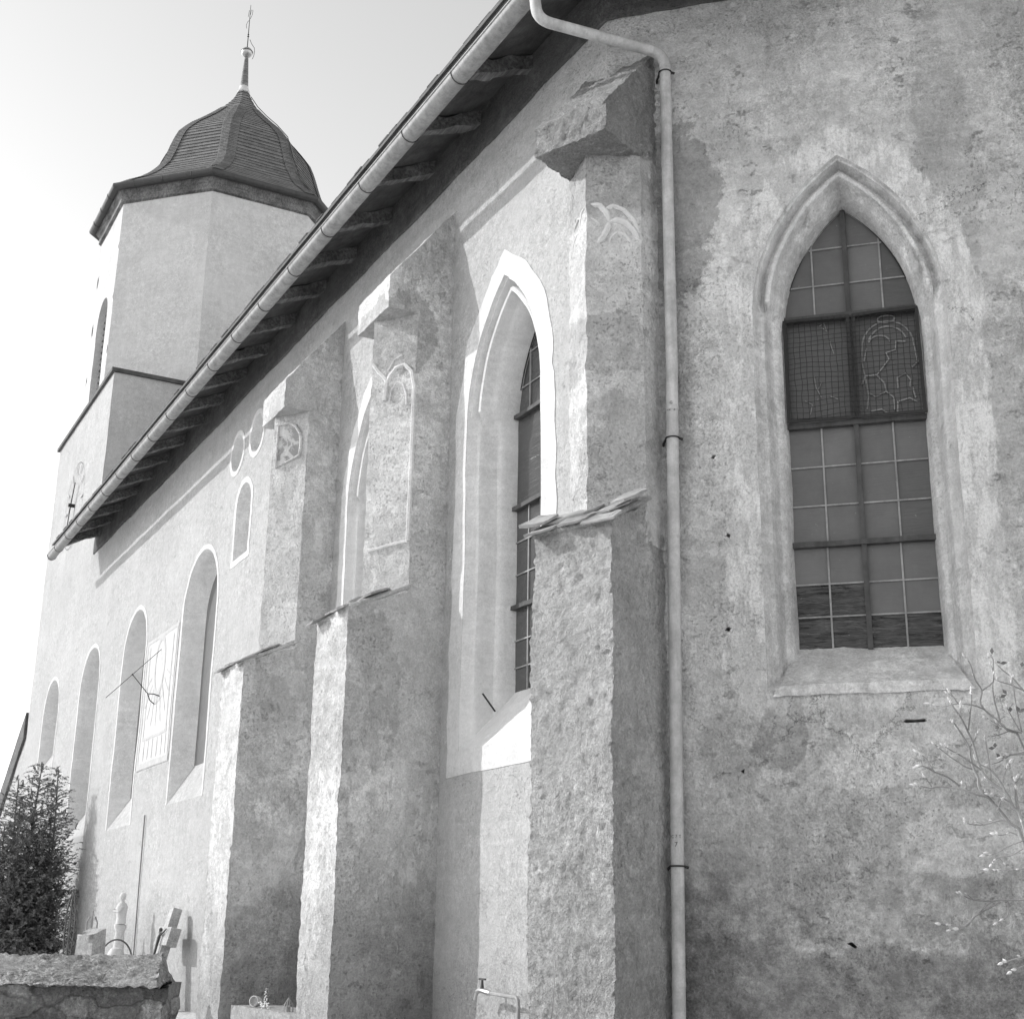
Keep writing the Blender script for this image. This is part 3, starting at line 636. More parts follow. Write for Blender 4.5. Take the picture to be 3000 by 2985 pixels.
# ---- dark-coloured strip under the eaves, soffit boards, rafters, roof, gutter
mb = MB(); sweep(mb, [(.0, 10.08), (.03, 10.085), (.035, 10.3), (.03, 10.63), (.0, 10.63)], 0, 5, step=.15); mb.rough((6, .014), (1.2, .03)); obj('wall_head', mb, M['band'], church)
roof = None
mb = MB(); top = [(.985, 10.185), (-.2, 10.80), (-4.97, 16.1)]; und = [(-4.97, 15.9), (-.2, 10.70), (.985, 10.145)]
sweep(mb, top+und, 0, 5, step=.6, jit=.012); roof = obj('roof', mb, M['rooftile'], church, 30)
mb = MB(); rnd = random.Random(4)
for i in (0, 1):                                   # ragged first course of slates along the eaves
    Ls = (PA[i+1]-PA[i]).length; dd = (PA[i+1]-PA[i]).normalized(); nn = nrm(i); s = 0.0; k = 0
    while s < Ls-.1:
        wd = rnd.uniform(.2, .34); c = PA[i]+dd*(s+wd/2)+nn*(.84+rnd.uniform(-.02, .015))
        mb.box((c.x, c.y, 10.275+rnd.uniform(-.006, .012)), wd*.97, .3, .016, (Vector((*dd, 0)), Vector((*nn, -.5)).normalized(), Vector((*(nn*.5), 1)).normalized())); s += wd; k += 1
obj('eaves_slates', mb, M['rooftile'], roof, 0)
for k in range(4):
    n0, n1 = .0+k*.237, .0+k*.237+.228; za, zb = 10.635-.5*n0, 10.635-.5*n1
    mb = MB(); sweep(mb, [(n0, za), (n1, zb), (n1, zb+.024), (n0, za+.024)], 0, 3, step=1.0, jit=.012); obj('soffit_board', mb, M['plank'], roof, 20)
def rafter(c0, dn, width, seed):
    mb = MB(); ax1 = Vector((dn.y, -dn.x, 0)); dn3 = Vector((*dn, 0)); L = .80
    P = lambda n, s, z: Vector((*c0, 0))+dn3*n+ax1*s+Vector((0, 0, z))
    h = .15
    c = [P(-.02, -width/2, 10.615-h-.03), P(L, -width/2, 10.615-.5*L-h), P(L, width/2, 10.615-.5*L-h), P(-.02, width/2, 10.615-h-.03), P(-.02, -width/2, 10.615), P(L, -width/2, 10.615-.5*L), P(L, width/2, 10.615-.5*L), P(-.02, width/2, 10.615)]
    mb.hexa(c, .06); mb.rough((4, .03), (12, .015)); return obj('rafter', mb, M['rafter'], roof, 40)
for k in range(18): rafter(Vector((-10.84-1.215*k+random.uniform(-.05, .05), 6)), Vector((0, -1)), .15, k)
for k in range(4): rafter(PA[1]+(PA[2]-PA[1])*((k+.6)/4.2), nrm(1), .15, 40+k)
# gutter
GN, GZ, GR = .93, 9.955, .098
def gsec(r): return [(GN+r*math.cos(a), GZ+r*math.sin(a)) for a in [R(-180+180*i/12) for i in range(13)]]
sec = gsec(GR)+[(GN+GR+.012, GZ+.004), (GN+GR+.012, GZ+.016), (GN+GR-.004, GZ+.016)]+gsec(GR-.006)[::-1]
mb = MB(); sweep(mb, sec, 0, 2, ext=.25, step=50)
e0 = offs(0, 0, .25); mb.add([(e0.x, 6-n, z) for n, z in gsec(GR)], [tuple(range(13))])
gut = obj('gutter', mb, M['zinc'], church, 40)
for k in range(19):
    x = -10.68-1.215*k-(.5 if k == 18 else 0); mb = MB()
    if x < -32.2: x = -32.15
    mb.tube([(x, 6-(GN+(GR+.006)*math.cos(a)), GZ+(GR+.006)*math.sin(a)) for a in [R(-180+180*i/10) for i in range(11)]]+[(x, 6-GN-GR-.012, GZ+.02), (x, 6-GN+.0, GZ+.10), (x, 6-GN+.06, GZ+.2)], .0055, 5); obj('gutter_bracket', mb, M['iron'], gut)
# downpipe
def pipe_path():
    top = Vector((-9.15, 5.07, 9.92)); e0 = Vector((-9.10, 5.08, 9.58)); e1 = FAC.P(.568, .10, 9.535)
    def bend(a, b, c, r, k=7):
        p, q = b+(a-b).normalized()*r, b+(c-b).normalized()*r; return [p.lerp(b, t).lerp(b.lerp(q, t), t) for t in [i/k for i in range(k+1)]]
    K = [top]+bend(top, e0, e1, .14)+bend(e0, e1, FAC.P(.568, .10, 8), .15)
    K += [FAC.P(.568-.07*max(0, (6.5-z))/6.5, .10, z) for z in (8.5, 7.5, 6.5, 5.5, 4.5, 3.5, 2.5, 1.5, .25)]
    return K
mb = MB(); mb.tube(pipe_path(), .052, 20); pipe = obj('downpipe', mb, M['zincpipe'], church, 50)
def pu(z): return .568-.07*max(0, 6.5-z)/6.5
for z in (9.40, 8.36, 7.18, 6.0, 4.88, 3.68, 2.51, 1.35):
    mb = MB(); mb.tube([FAC.P(pu(z), .10, z-.03), FAC.P(pu(z), .10, z+.006)], .0555, 20); obj('pipe_sleeve', mb, M['zincpipe'], pipe, 50)
for z in (9.33, 5.72, 2.20):
    mb = MB(); c = FAC.P(pu(z), .10, z); mb.tube([c+(FAC.d*math.cos(a)+FAC.n*math.sin(a))*.058 for a in [2*math.pi*i/16 for i in range(16)]], .007, 5, closed=True)
    mb.tube([FAC.P(pu(z)-.055, .09, z), FAC.P(pu(z)-.09, .03, z-.02), FAC.P(pu(z)-.10, -.02, z-.03)], .012, 5); mb.tube([FAC.P(pu(z)+.055, .09, z), FAC.P(pu(z)+.085, .08, z-.01)], .012, 5); obj('pipe_bracket', mb, M['blackiron'], pipe)
def letters(txt, u, z, size):
    cu = bpy.data.curves.new('lettering', 'FONT'); cu.body = txt; cu.size = size; cu.extrude = .0008; cu.align_x = 'CENTER'
    t = bpy.data.objects.new('tmp', cu); COL.objects.link(t); bpy.context.view_layer.update()
    me = bpy.data.meshes.new_from_object(t.evaluated_get(bpy.context.evaluated_depsgraph_get())); COL.objects.unlink(t); bpy.data.objects.remove(t)
    mb = MB()
    for v in me.vertices:                            # wrap the letters round the pipe
        a = v.co.x/.0535; mb.v.append(FAC.P(pu(z), .10, z)+(FAC.d*math.sin(a)+FAC.n*math.cos(a))*(.0537+v.co.z)+Vector((0, 0, v.co.y)))
    for p in me.polygons: mb.f.append(list(p.vertices)); mb.mi.append(0)
    obj('lettering', mb, M['iron'], pipe, 0)
letters('G', 0, 6.015, .036); letters('N  S', 0, 5.955, .04); letters('C 7 T', 0, 2.41, .036); letters('7', 0, 2.345, .05)

# ---- sundial painted on the choir wall, with its iron pointer
dial = thing('sundial', 'tall painted sundial panel between two round-arched windows, with an iron pointer rod', 'sundial', (-24.5, 5.98, 4.4))
mb = MB()
def rect(u0, u1, z0, z1, h=.012, fr=NAVE): mb.quad(fr.P(u0, h, z0), fr.P(u1, h, z0), fr.P(u1, h, z1), fr.P(u0, h, z1))
def wallquad(mb, u0, u1, z0, z1, h, step=.15): mb.grid(NAVE.P(u0, h, z0), NAVE.P(u1, h, z0), NAVE.P(u1, h, z1), NAVE.P(u0, h, z1), step)
wallquad(mb, -25.72, -23.5, 4.42, 6.85, .004); mb.rough(*WALLN)
for v in mb.v: v.y -= .004
obj('dial_plate', mb, M['dial'], dial, 50)
mb = MB()
for a in ((-25.70, -23.52, 4.43, 4.54), (-25.45, -23.75, 4.95, 5.0), (-25.68, -25.60, 4.54, 6.8), (-23.62, -23.56, 4.54, 6.8), (-25.46, -25.41, 4.95, 6.7), (-23.84, -23.78, 4.95, 6.7), (-25.7, -23.52, 6.78, 6.84)): wallquad(mb, *a, .008, .2)
for k in range(6): u = -25.3+k*.3; wallquad(mb, u, u+.04, 4.58, 4.93, .008)
for k in range(9): 
    a = R(-68+k*17); p0 = Vector((-24.63+math.sin(a)*.55, 0, 6.3-math.cos(a)*.55)); p1 = Vector((-24.63+math.sin(a)*1.15, 0, 6.3-math.cos(a)*1.15)); s = Vector((math.cos(a), 0, math.sin(a)))*.012
    mb.grid(*[NAVE.P(q.x, .008, max(q.z, 5.02)) for q in (p0-s, p1-s, p1+s, p0+s)], .2)
for v in mb.v: v.y -= .002
for r0, r1, cz in ((.40, .50, 6.25),):
    L = [[NAVE.P(-24.63+.75*r*math.cos(a), .01, cz+r*1.15*math.sin(a)) for a in [2*math.pi*i/32 for i in range(32)]] for r in (r0, r1)]; strip_loops(mb, L)
mb.rough(*WALLN)
for v in mb.v: v.y -= .003
obj('dial_lines', mb, M['dialline'], dial, 0)
mb = MB(); g0 = Vector((-24.63, 6.0, 6.56)); gd = Vector((0, -.68, -.73)); g1 = g0+gd*1.35; gm = g0+gd*.72
mb.tube([g0-gd*.05, g1], .006, 6); obj('pointer_rod', mb, M['blackiron'], dial)
mb = MB(); w0 = Vector((-24.66, 5.82, 5.72)); mb.tube([gm, w0], .008, 6)
mb.tube([Vector((-24.82, 6.0, 5.56)), Vector((-24.80, 5.90, 5.63)), w0, Vector((-24.52, 5.90, 5.70)), Vector((-24.46, 6.0, 5.66))], .010, 6); mb.lathe(gm, [(0, -.02), (.02, 0), (0, .02)], 8); obj('pointer_support', mb, M['blackiron'], dial)

# conduit on the wall
mb = MB(); mb.tube([(-24.66, 5.975, .3), (-24.58, 5.975, 1.3), (-24.62, 5.97, 2.4), (-24.68, 5.975, 3.58)], .013, 6)
tag(obj('conduit', mb, M['conduit']), 'thin dark vertical conduit running down the sunlit choir wall beneath the sundial', 'conduit')

# ---- water tap
tap = thing('water_tap', 'outdoor water tap on a bent pipe standing before the choir wall by the corner buttress', 'tap', (-10.66, 5.8, .5))
mb = MB(); y = 5.84; mb.tube([(-10.63, y, .45), (-10.63, y, 1.12), (-10.64, y, 1.15), (-10.67, y, 1.17), (-11.16, y, 1.185)], .017, 8); obj('pipe', mb, M['ironlight'], tap)
mb = MB(); mb.tube([(-11.14, y, 1.185), (-11.20, y, 1.19), (-11.32, y, 1.20), (-11.39, y, 1.19), (-11.42, y, 1.15), (-11.43, y, 1.12)], [.02, .026, .024, .02, .017, .018], 8); sp = obj('spout', mb, M['gold'], tap)
mb = MB(); mb.tube([(-11.30, y, 1.2), (-11.30, y, 1.29)], [.02, .01], 8); mb.tube([(-11.36, y, 1.295), (-11.24, y, 1.295)], .009, 6); obj('handle', mb, M['iron'], tap)
mb = MB(); mb.tube([(-10.63, y, .93), (-10.63, y, .99)], .026, 8); mb.tube([(-10.63, y-.01, .96), (-10.55, y-.03, 1.0)], .010, 6); obj('valve', mb, M['ironlight'], tap)
# ================================================================ THE TOWER
TX, TY, TB = -35.4, 9.4, 3.4            # centre and half width of the square base
tower = thing('church_tower', 'tall rendered tower with square base, octagonal belfry and slate onion dome behind the choir', 'tower', (TX, TY, .5))
cw = (-35.45, 1.0, 6.6, 5.3, 5.95)
mb = wall_mesh(NAVE, [(-38.8, -.2), (-32, -.2), (-32, 14.75), (-38.8, 14.75)], [arch_pts(cw[0], cw[1], cw[3], cw[2], cw[1])], .2); mb.rough(*WALLN)
obj('base_wall', mb, M['nave'], tower, 50)
mb = MB()
for a, b in (((-32, 6), (-32, 12.8)), ((-32, 12.8), (-38.8, 12.8)), ((-38.8, 12.8), (-38.8, 6))): mb.grid((*a, -.2), (*b, -.2), (*b, 14.75), (*a, 14.75), .25)
mb.rough(*WALLN); obj('side_wall', mb, M['tower'], tower, 50)
round_window(NAVE, *cw[:1], *cw[1:], tower)
mb = MB(); q = TB+.07
for x0, x1, y0, y1 in ((TX-q, TX+q, TY-q, TY-TB+.3), (TX-q, TX+q, TY+TB-.3, TY+q), (TX+TB-.3, TX+q, TY-TB+.3, TY+TB-.3), (TX-q, TX-TB+.3, TY-TB+.3, TY+TB-.3)):
    mb.hexa([(x0, y0, 14.75), (x1, y0, 14.75), (x1, y1, 14.75), (x0, y1, 14.75), (x0, y0, 14.85), (x1, y0, 14.85), (x1, y1, 14.85), (x0, y1, 14.85)], 9)
mb.hexa([(TX-TB, TY-TB, 14.86), (TX+TB, TY-TB, 14.86), (TX+TB, TY+TB, 14.86), (TX-TB, TY+TB, 14.86), (TX-2.9, TY-2.9, 14.92), (TX+2.9, TY-2.9, 14.92), (TX+2.9, TY+2.9, 14.92), (TX-2.9, TY+2.9, 14.92)], 9)
obj('ledge', mb, M['rooftile'], tower, 0)
def octp(a, z, k): th = R(22.5+45*k); r = a/math.cos(R(22.5)); return Vector((TX+r*math.cos(th), TY+r*math.sin(th), z))
A8 = 3.25; OF = Frame((0, TY-A8), (1, 0), (0, -1)); hs = A8*math.tan(R(22.5))
bw = (-35.35, .62, 17.55, 15.15)
mb = wall_mesh(OF, [(TX-hs, 14.7), (TX+hs, 14.7), (TX+hs, 20.75), (TX-hs, 20.75)], [arch_pts(bw[0], bw[1], bw[3], bw[2], bw[1])], .25)
for k in range(8):
    if k == 5: continue          # the south side, built above with its window
    mb.grid(octp(A8, 14.7, k), octp(A8, 14.7, k+1), octp(A8, 20.75, k+1), octp(A8, 20.75, k), .3)
mb.rough((1.0, .012), (5, .004)); obj('belfry_wall', mb, M['tower'], tower, 25)
L = []; 
for t, d in ((0, 0), (.02, .1), (.03, .35)): L.append([OF.P(u, -d, z) for u, z in arch_pts(bw[0], bw[1]-t, bw[3], bw[2], bw[1]-t)])
mb = MB(); strip_loops(mb, L); bwin = obj('belfry_window', mb, M['tower'], tower)
mb = MB(); mb.quad(OF.P(bw[0]-.65, -.34, 15.1), OF.P(bw[0]+.65, -.34, 15.1), OF.P(bw[0]+.65, -.34, 18.25), OF.P(bw[0]-.65, -.34, 18.25)); obj('shutter', mb, M['rafter'], bwin, 0)
mb = MB()
for k in range(17): mb.box(OF.P(bw[0], -.24, 15.25+k*.18), 1.2, .18, .03, (Vector((1, 0, 0)), Vector((0, -.75, -.66)), Vector((0, -.66, .75))))
obj('louver', mb, M['rafter'], bwin, 0)
# eaves box and gutter of the belfry
mb = MB(); L = [[octp(a, z, k) for k in range(8)] for a, z in ((3.2, 20.45), (3.33, 20.50), (3.33, 20.68), (3.52, 20.92), (3.4, 21.03), (2.9, 21.1))]; strip_loops(mb, L); obj('eaves', mb, M['rafter'], tower, 20)
mb = MB(); ga, gzz, gr = 3.50, 20.90, .115
L = [[octp(ga+gr*math.cos(a), gzz+gr*math.sin(a), k) for k in range(8)] for a in [R(-200+220*i/12) for i in range(13)]]; strip_loops(mb, L)
tg = obj('belfry_gutter', mb, M['tgutter'], tower, 25)
for k in range(8):
    for t in (.2, .5, .8):
        c = octp(ga, gzz, k).lerp(octp(ga, gzz, k+1), t); dn = Vector((c.x-TX, c.y-TY, 0)).normalized(); th = R(45+45*k); dn = Vector((math.cos(th), math.sin(th), 0))
        mb = MB(); mb.tube([c+dn*(gr+.006)*math.cos(a)+Vector((0, 0, (gr+.006)*math.sin(a))) for a in [R(-190+200*i/8) for i in range(9)]], .010, 4); obj('gutter_bracket', mb, M['iron'], tg)
# onion dome in overlapping slate courses
prof = [(3.45, 21.0), (3.2, 21.25), (2.9, 21.5), (2.68, 21.75), (2.52, 22), (2.37, 22.25), (2.28, 22.5), (2.2, 22.75), (2.13, 23), (2.05, 23.25), (1.95, 23.5), (1.77, 23.75), (1.57, 24), (1.33, 24.25), (1.1, 24.5), (.88, 24.75), (.67, 25), (.48, 25.25), (.31, 25.5), (.19, 25.75), (.13, 25.96)]
def octd(a, z, k): return octp(a, z, k)+Vector((.04, .14, 0))*min(1, max(0, (z-21)/1.0))
def pr(z):
    for (a, z0), (b, z1) in zip(prof[:-1], prof[1:]):
        if z <= z1: return a+(b-a)*max(0, (z-z0)/(z1-z0))
    return prof[-1][0]
mb = MB(); N = 38; zs_ = [21.03+(25.95-21.03)*i/N for i in range(N+1)]; L = []
for i in range(N):
    L.append([octd(pr(zs_[i])+.032, zs_[i]-.012, k) for k in range(8)]); L.append([octd(pr(zs_[i+1])+.004, zs_[i+1], k) for k in range(8)])
strip_loops(mb, L); dm = obj('onion_dome', mb, M['dome'], tower, 15)
mb = MB()
for k in range(8):                     # stepped hip slates either side of every arris
    for i in range(N*2):
        z = 21.08+(25.9-21.08)*i/(N*2); z2 = z+.075; a, b = pr(z), pr(z2)
        if b < .62: continue
        for sgn in (-1, 1):
            p = octd(a+.048, z, k); q = octd(a+.048, z, k+sgn); p2 = octd(b+.036, z2, k); q2 = octd(b+.036, z2, k+sgn); wd = min(.26, a*.25)
            e_ = (q-p).normalized()*wd; e2 = (q2-p2).normalized()*wd; mb.quad(p, p+e_, p2+e2, p2)
obj('hip_slates', mb, M['dome'], dm, 0, False)
mb = MB(); mb.lathe((TX+.04, TY+.14, 0), [(.17, 25.88), (.19, 25.93), (.15, 26.02), (.135, 26.10)], 12); obj('lead_collar', mb, M['lead'], tower)
mb = MB(); mb.lathe((TX+.04, TY+.14, 0), [(.13, 26.06), (.115, 26.3), (.06, 27.14), (.03, 27.2)], 12); obj('spire', mb, M['dome'], tower)
mb = MB(); mb.lathe((TX+.04, TY+.14, 27.33), [(.0, -.175)]+[(.175*math.cos(a), .165*math.sin(a)) for a in [R(-80+160*i/14) for i in range(15)]]+[(.0, .17)], 20); ball = obj('ball', mb, M['gold'], tower)
mb = MB(); mb.lathe((TX+.04, TY+.14, 27.35), [(.182, -.01), (.19, 0), (.182, .01)], 20); obj('ball_seam', mb, M['iron'], ball)
mb = MB(); Pz = lambda dx, z: (TX+.04+dx*.47, TY+.14+dx*.88, z)
mb.tube([Pz(0, 27.45), Pz(0, 29.05)], [.018, .008], 6); mb.lathe(Pz(0, 27.93), [(0, -.06), (.035, -.02), (.0, .0), (.03, .05), (0, .08)], 8)
mb.tube([Pz(-.07, 28.2), Pz(-.09, 28.32), Pz(-.05, 28.45), Pz(0, 28.5)], .008, 4); mb.tube([Pz(.02, 28.55), Pz(.07, 28.7), Pz(.08, 28.86), Pz(.04, 28.88), Pz(.01, 28.7)], .008, 4); mb.tube([Pz(-.05, 28.62), Pz(-.03, 28.86)], .008, 4)
obj('weather_vane', mb, M['blackiron'], tower)
mb = MB(); rod = [(.30, 27.1), (.36, 27.2), (.39, 27.35), (.36, 27.5), (.2, 27.65), (.1, 27.8)]
mb.tube([Pz(x*.6, z) for x, z in rod], .009, 4); mb.tube([octd(pr(z)/1.0+.09, z, 0) for z in (21.3, 22, 22.8, 23.5, 24.1, 24.6, 25.1, 25.6)], .012, 4); obj('lightning_rod', mb, M['blackiron'], tower)
# clock dial painted on the tower with its hands
mb = MB(); cz, cr = 12.2, 1.16; cu_ = -35.42
for r0, r1 in ((cr-.005, cr+.012), (cr*.72, cr*.725)):
    L = [[NAVE.P(cu_+r*math.cos(a), .02, cz+r*math.sin(a)) for a in [2*math.pi*i/48 for i in range(48)]] for r in (r0, r1)]; strip_loops(mb, L)
clk = obj('clock_dial', mb, M['iron'], tower, 0)
mb = MB()
for i in range(12):
    a = 2*math.pi*i/12; p = NAVE.P(cu_+cr*.86*math.cos(a), .03, cz+cr*.86*math.sin(a)); mb.box(p, .22, .01, .05, (Vector((math.cos(a), 0, math.sin(a))), Vector((0, 1, 0)), Vector((-math.sin(a), 0, math.cos(a)))))
obj('hour_marks', mb, M['dialline'], clk, 0)
mb = MB()
for a, l0, l1, wd in ((R(63), -.25, .62, .07), (R(-108), -.2, .95, .05)):
    dd = Vector((math.cos(a), 0, math.sin(a))); mb.box(NAVE.P(cu_, .10, cz)+dd*(l0+l1)/2, l1-l0, .02, wd, (dd, Vector((0, 1, 0)), Vector((-math.sin(a), 0, math.cos(a)))))
mb.tube([NAVE.P(cu_, 0, cz), NAVE.P(cu_, .16, cz)], .05, 8); obj('clock_hand', mb, M['blackiron'], clk, 0)

# ---- porch against the west side of the tower
porch = thing('porch', 'lower plastered porch with a steep lean-to roof against the far side of the tower', 'porch', (-41, 7, .5))
mb = wall_mesh(NAVE, [(-42.9, -.2), (-38.8, -.2), (-38.8, 6.6), (-42.9, 3.7)], [arch_pts(-40.4, .75, .4, 3.0, .75)], .25); mb.rough(*WALLN); obj('wall', mb, M['nave'], porch, 50)
mb = MB(); mb.grid((-42.9, 6, -.2), (-42.9, 10, -.2), (-42.9, 10, 3.7), (-42.9, 6, 3.7), .4); mb.rough(*WALLN); obj('wall', mb, M['nave'], porch, 50)
L = [[NAVE.P(u, -d, z) for u, z in arch_pts(-40.4, .75-t, .4, 3.0, .75-t)] for t, d in ((0, 0), (.05, .4))]; mb = MB(); strip_loops(mb, L); mb.rough(*WALLN); dr = obj('doorway', mb, M['darkplaster'], porch)
mb = MB(); mb.quad(NAVE.P(-41.2, -.39, .3), NAVE.P(-39.6, -.39, .3), NAVE.P(-39.6, -.39, 3.8), NAVE.P(-41.2, -.39, 3.8)); obj('door', mb, M['rafter'], dr, 0)
mb = MB()
a0, a1 = Vector((-38.82, 0, 7.22)), Vector((-44.6, 0, 3.50)); nn = Vector((0, 0, -.72))
mb.hexa([(p.x+o.x, y, p.z+o.z) for o in (nn, Vector()) for p, y in ((a0, 5.93), (a1, 5.93), (a1, 10.3), (a0, 10.3))], .3); mb.rough((1.5, .01)); obj('roof', mb, M['rooftile'], porch, 20)

# ================================================================ LOW RUBBLE WALL IN THE FOREGROUND
VA = Vector((-math.cos(AZ), math.sin(AZ), 0)); VR = Vector((math.sin(AZ), math.cos(AZ), 0))   # into the scene / to the right
def W3(Dp, s, z): return Vector((0, 0, z))+VA*Dp+VR*s
sr = -1.90
lw = thing('stone_wall', 'low rubble stone wall with a rough mortar coping, dark and weathered, in the near left corner', 'stone wall', tuple(W3(7.8, -4, .2)))
mb = MB(); s0 = -5.6
mb.grid(W3(7.62, s0, -.2), W3(7.62, sr+.16, -.2), W3(7.62, sr+.10, 1.40), W3(7.62, s0, 1.40), .025)
mb.grid(W3(7.62, sr+.16, -.2), W3(8.05, sr+.12, -.2), W3(8.05, sr+.06, 1.40), W3(7.62, sr+.10, 1.40), .035)
mb.grid(W3(8.05, s0, -.2), W3(8.05, sr+.12, -.2), W3(8.05, sr+.06, 1.40), W3(8.05, s0, 1.40), .2)
for p in mb.v:
    c = noise.cell(Vector((p.x*0, 0, 0)))
    pp = Vector((p.dot(VR)*2.2, p.z*4.2, p.dot(VA)*2)); d_, pts_ = noise.voronoi(pp)
    e_ = min(1, (d_[1]-d_[0])*3.5); p -= VA*(.045*e_-.03); p += VR*(.05*noise.noise(Vector((p.z*5, 3.1, p.dot(VA)*2))) if p.dot(VR) > sr-.2 else 0)
mb.rough((3, .025), (11, .024), (30, .014)); obj('stones', mb, M['stonewall'], lw, 60)
mb = MB(); a = [W3(7.58, s0, 1.40), W3(7.58, sr+.07, 1.40), W3(8.08, sr+.03, 1.40), W3(8.08, s0, 1.40)]; b = [W3(7.66, s0, 1.44), W3(7.66, sr+.05, 1.44), W3(8.02, sr-.02, 1.545), W3(8.02, s0, 1.545)]
mb.hexa(a+b, .022); mb.rough((2.2, .009), (9, .014), (26, .016), (60, .010)); obj('coping', mb, M['coping'], lw, 60)

# ================================================================ GRAVES
cr_ = thing('grave_cross', 'stone grave cross with a small dark crucifix figure, leaning back towards the choir wall', 'grave cross', (-21.5, 5.46, .5))
ax = (Vector((1, 0, 0)), Vector((0, .97, -.24)).normalized(), Vector((0, .24, .97)).normalized())
def CPt(a, b, c): return Vector((-21.5, 5.46, .52))+ax[0]*a*.9+ax[1]*b+ax[2]*c
mb = MB(); mb.box(CPt(0, 0, .68), .2, .14, 1.62, ax); obj('shaft', mb, M['grave'], cr_, 20)
mb = MB(); mb.box(CPt(0, 0, 1.06), .74, .16, .27, ax); obj('arms', mb, M['grave'], cr_, 20)
mb = MB(); mb.box((-21.5, 5.46, .50), .5, .4, .3); mb.rough((6, .01)); obj('base', mb, M['grave'], cr_, 20)
mb = MB()
mb.tube([CPt(0, -.10, .62), CPt(.01, -.115, .76), CPt(0, -.12, .9), CPt(.0, -.125, 1.02), CPt(0, -.12, 1.10)], [.012, .018, .021, .027, .016], 8)
mb.tube([CPt(-.2, -.10, 1.16), CPt(-.1, -.115, 1.09), CPt(0, -.12, 1.06), CPt(.1, -.115, 1.09), CPt(.2, -.10, 1.16)], [.009, .013, .018, .013, .009], 6)
mb.lathe(CPt(.015, -.135, 1.135), [(0, -.03), (.022, -.022), (.03, 0), (.024, .022), (0, .032)], 10); obj('crucifix_figure', mb, M['patina'], cr_)
ob = thing('gravestone', 'squat stone grave marker with a sloping top, rising just behind the low rubble wall', 'gravestone', (-17.4, 3.75, .5))
c0 = Vector((-17.45, 3.72, 0)); mb = MB(); u_, v_ = Vector((.80, .60, 0)), Vector((-.60, .80, 0))
P = lambda a, b, z: c0+u_*a+v_*b+Vector((0, 0, z))
mb.hexa([P(-.16, -.14, .3), P(.16, -.14, .3), P(.16, .14, .3), P(-.16, .14, .3), P(-.12, -.11, 1.60), P(.12, -.11, 1.60), P(.12, .11, 1.67), P(-.12, .11, 1.67)], .1)
mb.rough((7, .004)); obj('stone', mb, M['grave'], ob, 20)
mb = MB(); mb.box(P(0, 0, .55), .5, .44, .2, (u_, v_, Vector((0, 0, 1)))); obj('plinth', mb, M['grave'], ob, 20)
ang = thing('grave_monument', 'slender white monument topped by a small figure with folded arms, standing against the sunlit wall', 'monument', (-23.9, 5.6, .5))
c0 = Vector((-23.9, 5.55, 0)); mb = MB(); mb.lathe(c0, [(.0, .4), (.2, .45), (.18, .8), (.11, .95), (.09, 1.3), (.075, 1.62), (.10, 1.68), (.10, 1.72), (0, 1.73)], 10); mb.rough((8, .01)); obj('pedestal', mb, M['white'], ang)
mb = MB(); mb.lathe(c0+Vector((0, 0, 1.72)), [(.0, 0), (.085, .01), (.075, .1), (.085, .2), (.10, .28), (.07, .34), (.035, .37), (.035, .40), (.055, .43), (.055, .47), (.035, .51), (0, .52)], 10)
mb.tube([c0+Vector((-.09, -.02, 2.02)), c0+Vector((-.13, -.09, 1.93)), c0+Vector((-.02, -.12, 1.96))], [.03, .025, .02], 6); mb.tube([c0+Vector((.09, -.02, 2.02)), c0+Vector((.12, -.08, 1.92)), c0+Vector((.02, -.13, 1.94))], [.03, .025, .02], 6)
mb.rough((12, .008)); obj('figure', mb, M['white'], ang)
lat = thing('iron_grave_cross', 'dark lacy wrought-iron grave cross between the conifer and the sunlit wall', 'grave cross', (-24.6, 4.9, .5))
c0 = Vector((-25.0, 4.95, 0)); mb = MB(); Q = lambda a, z: c0+Vector((a*.9, a*.35, z))
for s in (-1, 1):
    mb.tube([Q(s*.12, .5), Q(s*.12, 1.3), Q(s*.15, 1.6), Q(s*.13, 1.95), Q(s*.07, 2.15), Q(0, 2.25)], .016, 5)
    for z in (1.15, 1.35, 1.55, 1.75, 1.95): mb.tube([Q(s*(.12), z-.08), Q(s*.05, z-.04), Q(s*.02, z+.02), Q(s*.07, z+.08), Q(s*.13, z+.05)], .012, 4); mb.tube([Q(s*.12, z), Q(s*.19, z+.05), Q(s*.16, z+.11)], .010, 4)
mb.tube([Q(0, .5), Q(0, 2.3)], .018, 5); obj('scrollwork', mb, M['iron'], lat)
mb = MB(); mb.box(c0+Vector((0, 0, .6)), .4, .3, .4); obj('base', mb, M['grave'], lat, 20)
hp = thing('grave_hoop', 'thin iron hoop arching over a rounded white grave ornament behind the rubble wall', 'grave ornament', (-20.6, 4.75, .5))
c0 = Vector((-20.0, 4.62, 0)); H = lambda a, z: c0+Vector((a*.6, a*.8, z))
mb = MB(); mb.tube([H(.24*math.cos(R(180*i/16)), 1.22+.30*math.sin(R(180*i/16))) for i in range(17)], .012, 5); mb.tube([H(.24, 1.22), H(.24, .4)], .012, 5); mb.tube([H(-.24, 1.22), H(-.24, .4)], .012, 5); obj('hoop', mb, M['iron'], hp)
mb = MB(); mb.lathe(c0, [(0, .4), (.13, .45), (.13, 1.2), (.12, 1.32), (.08, 1.40), (0, 1.43)], 12); obj('stone', mb, M['white'], hp)
sc = thing('iron_finial', 'small pale forked iron finial rising beside the white monument', 'grave ornament', (-24.6, 5.5, .5))
c0 = Vector((-25.4, 5.4, 0)); H = lambda a, z: c0+Vector((a*.6, a*.8, z)); mb = MB()
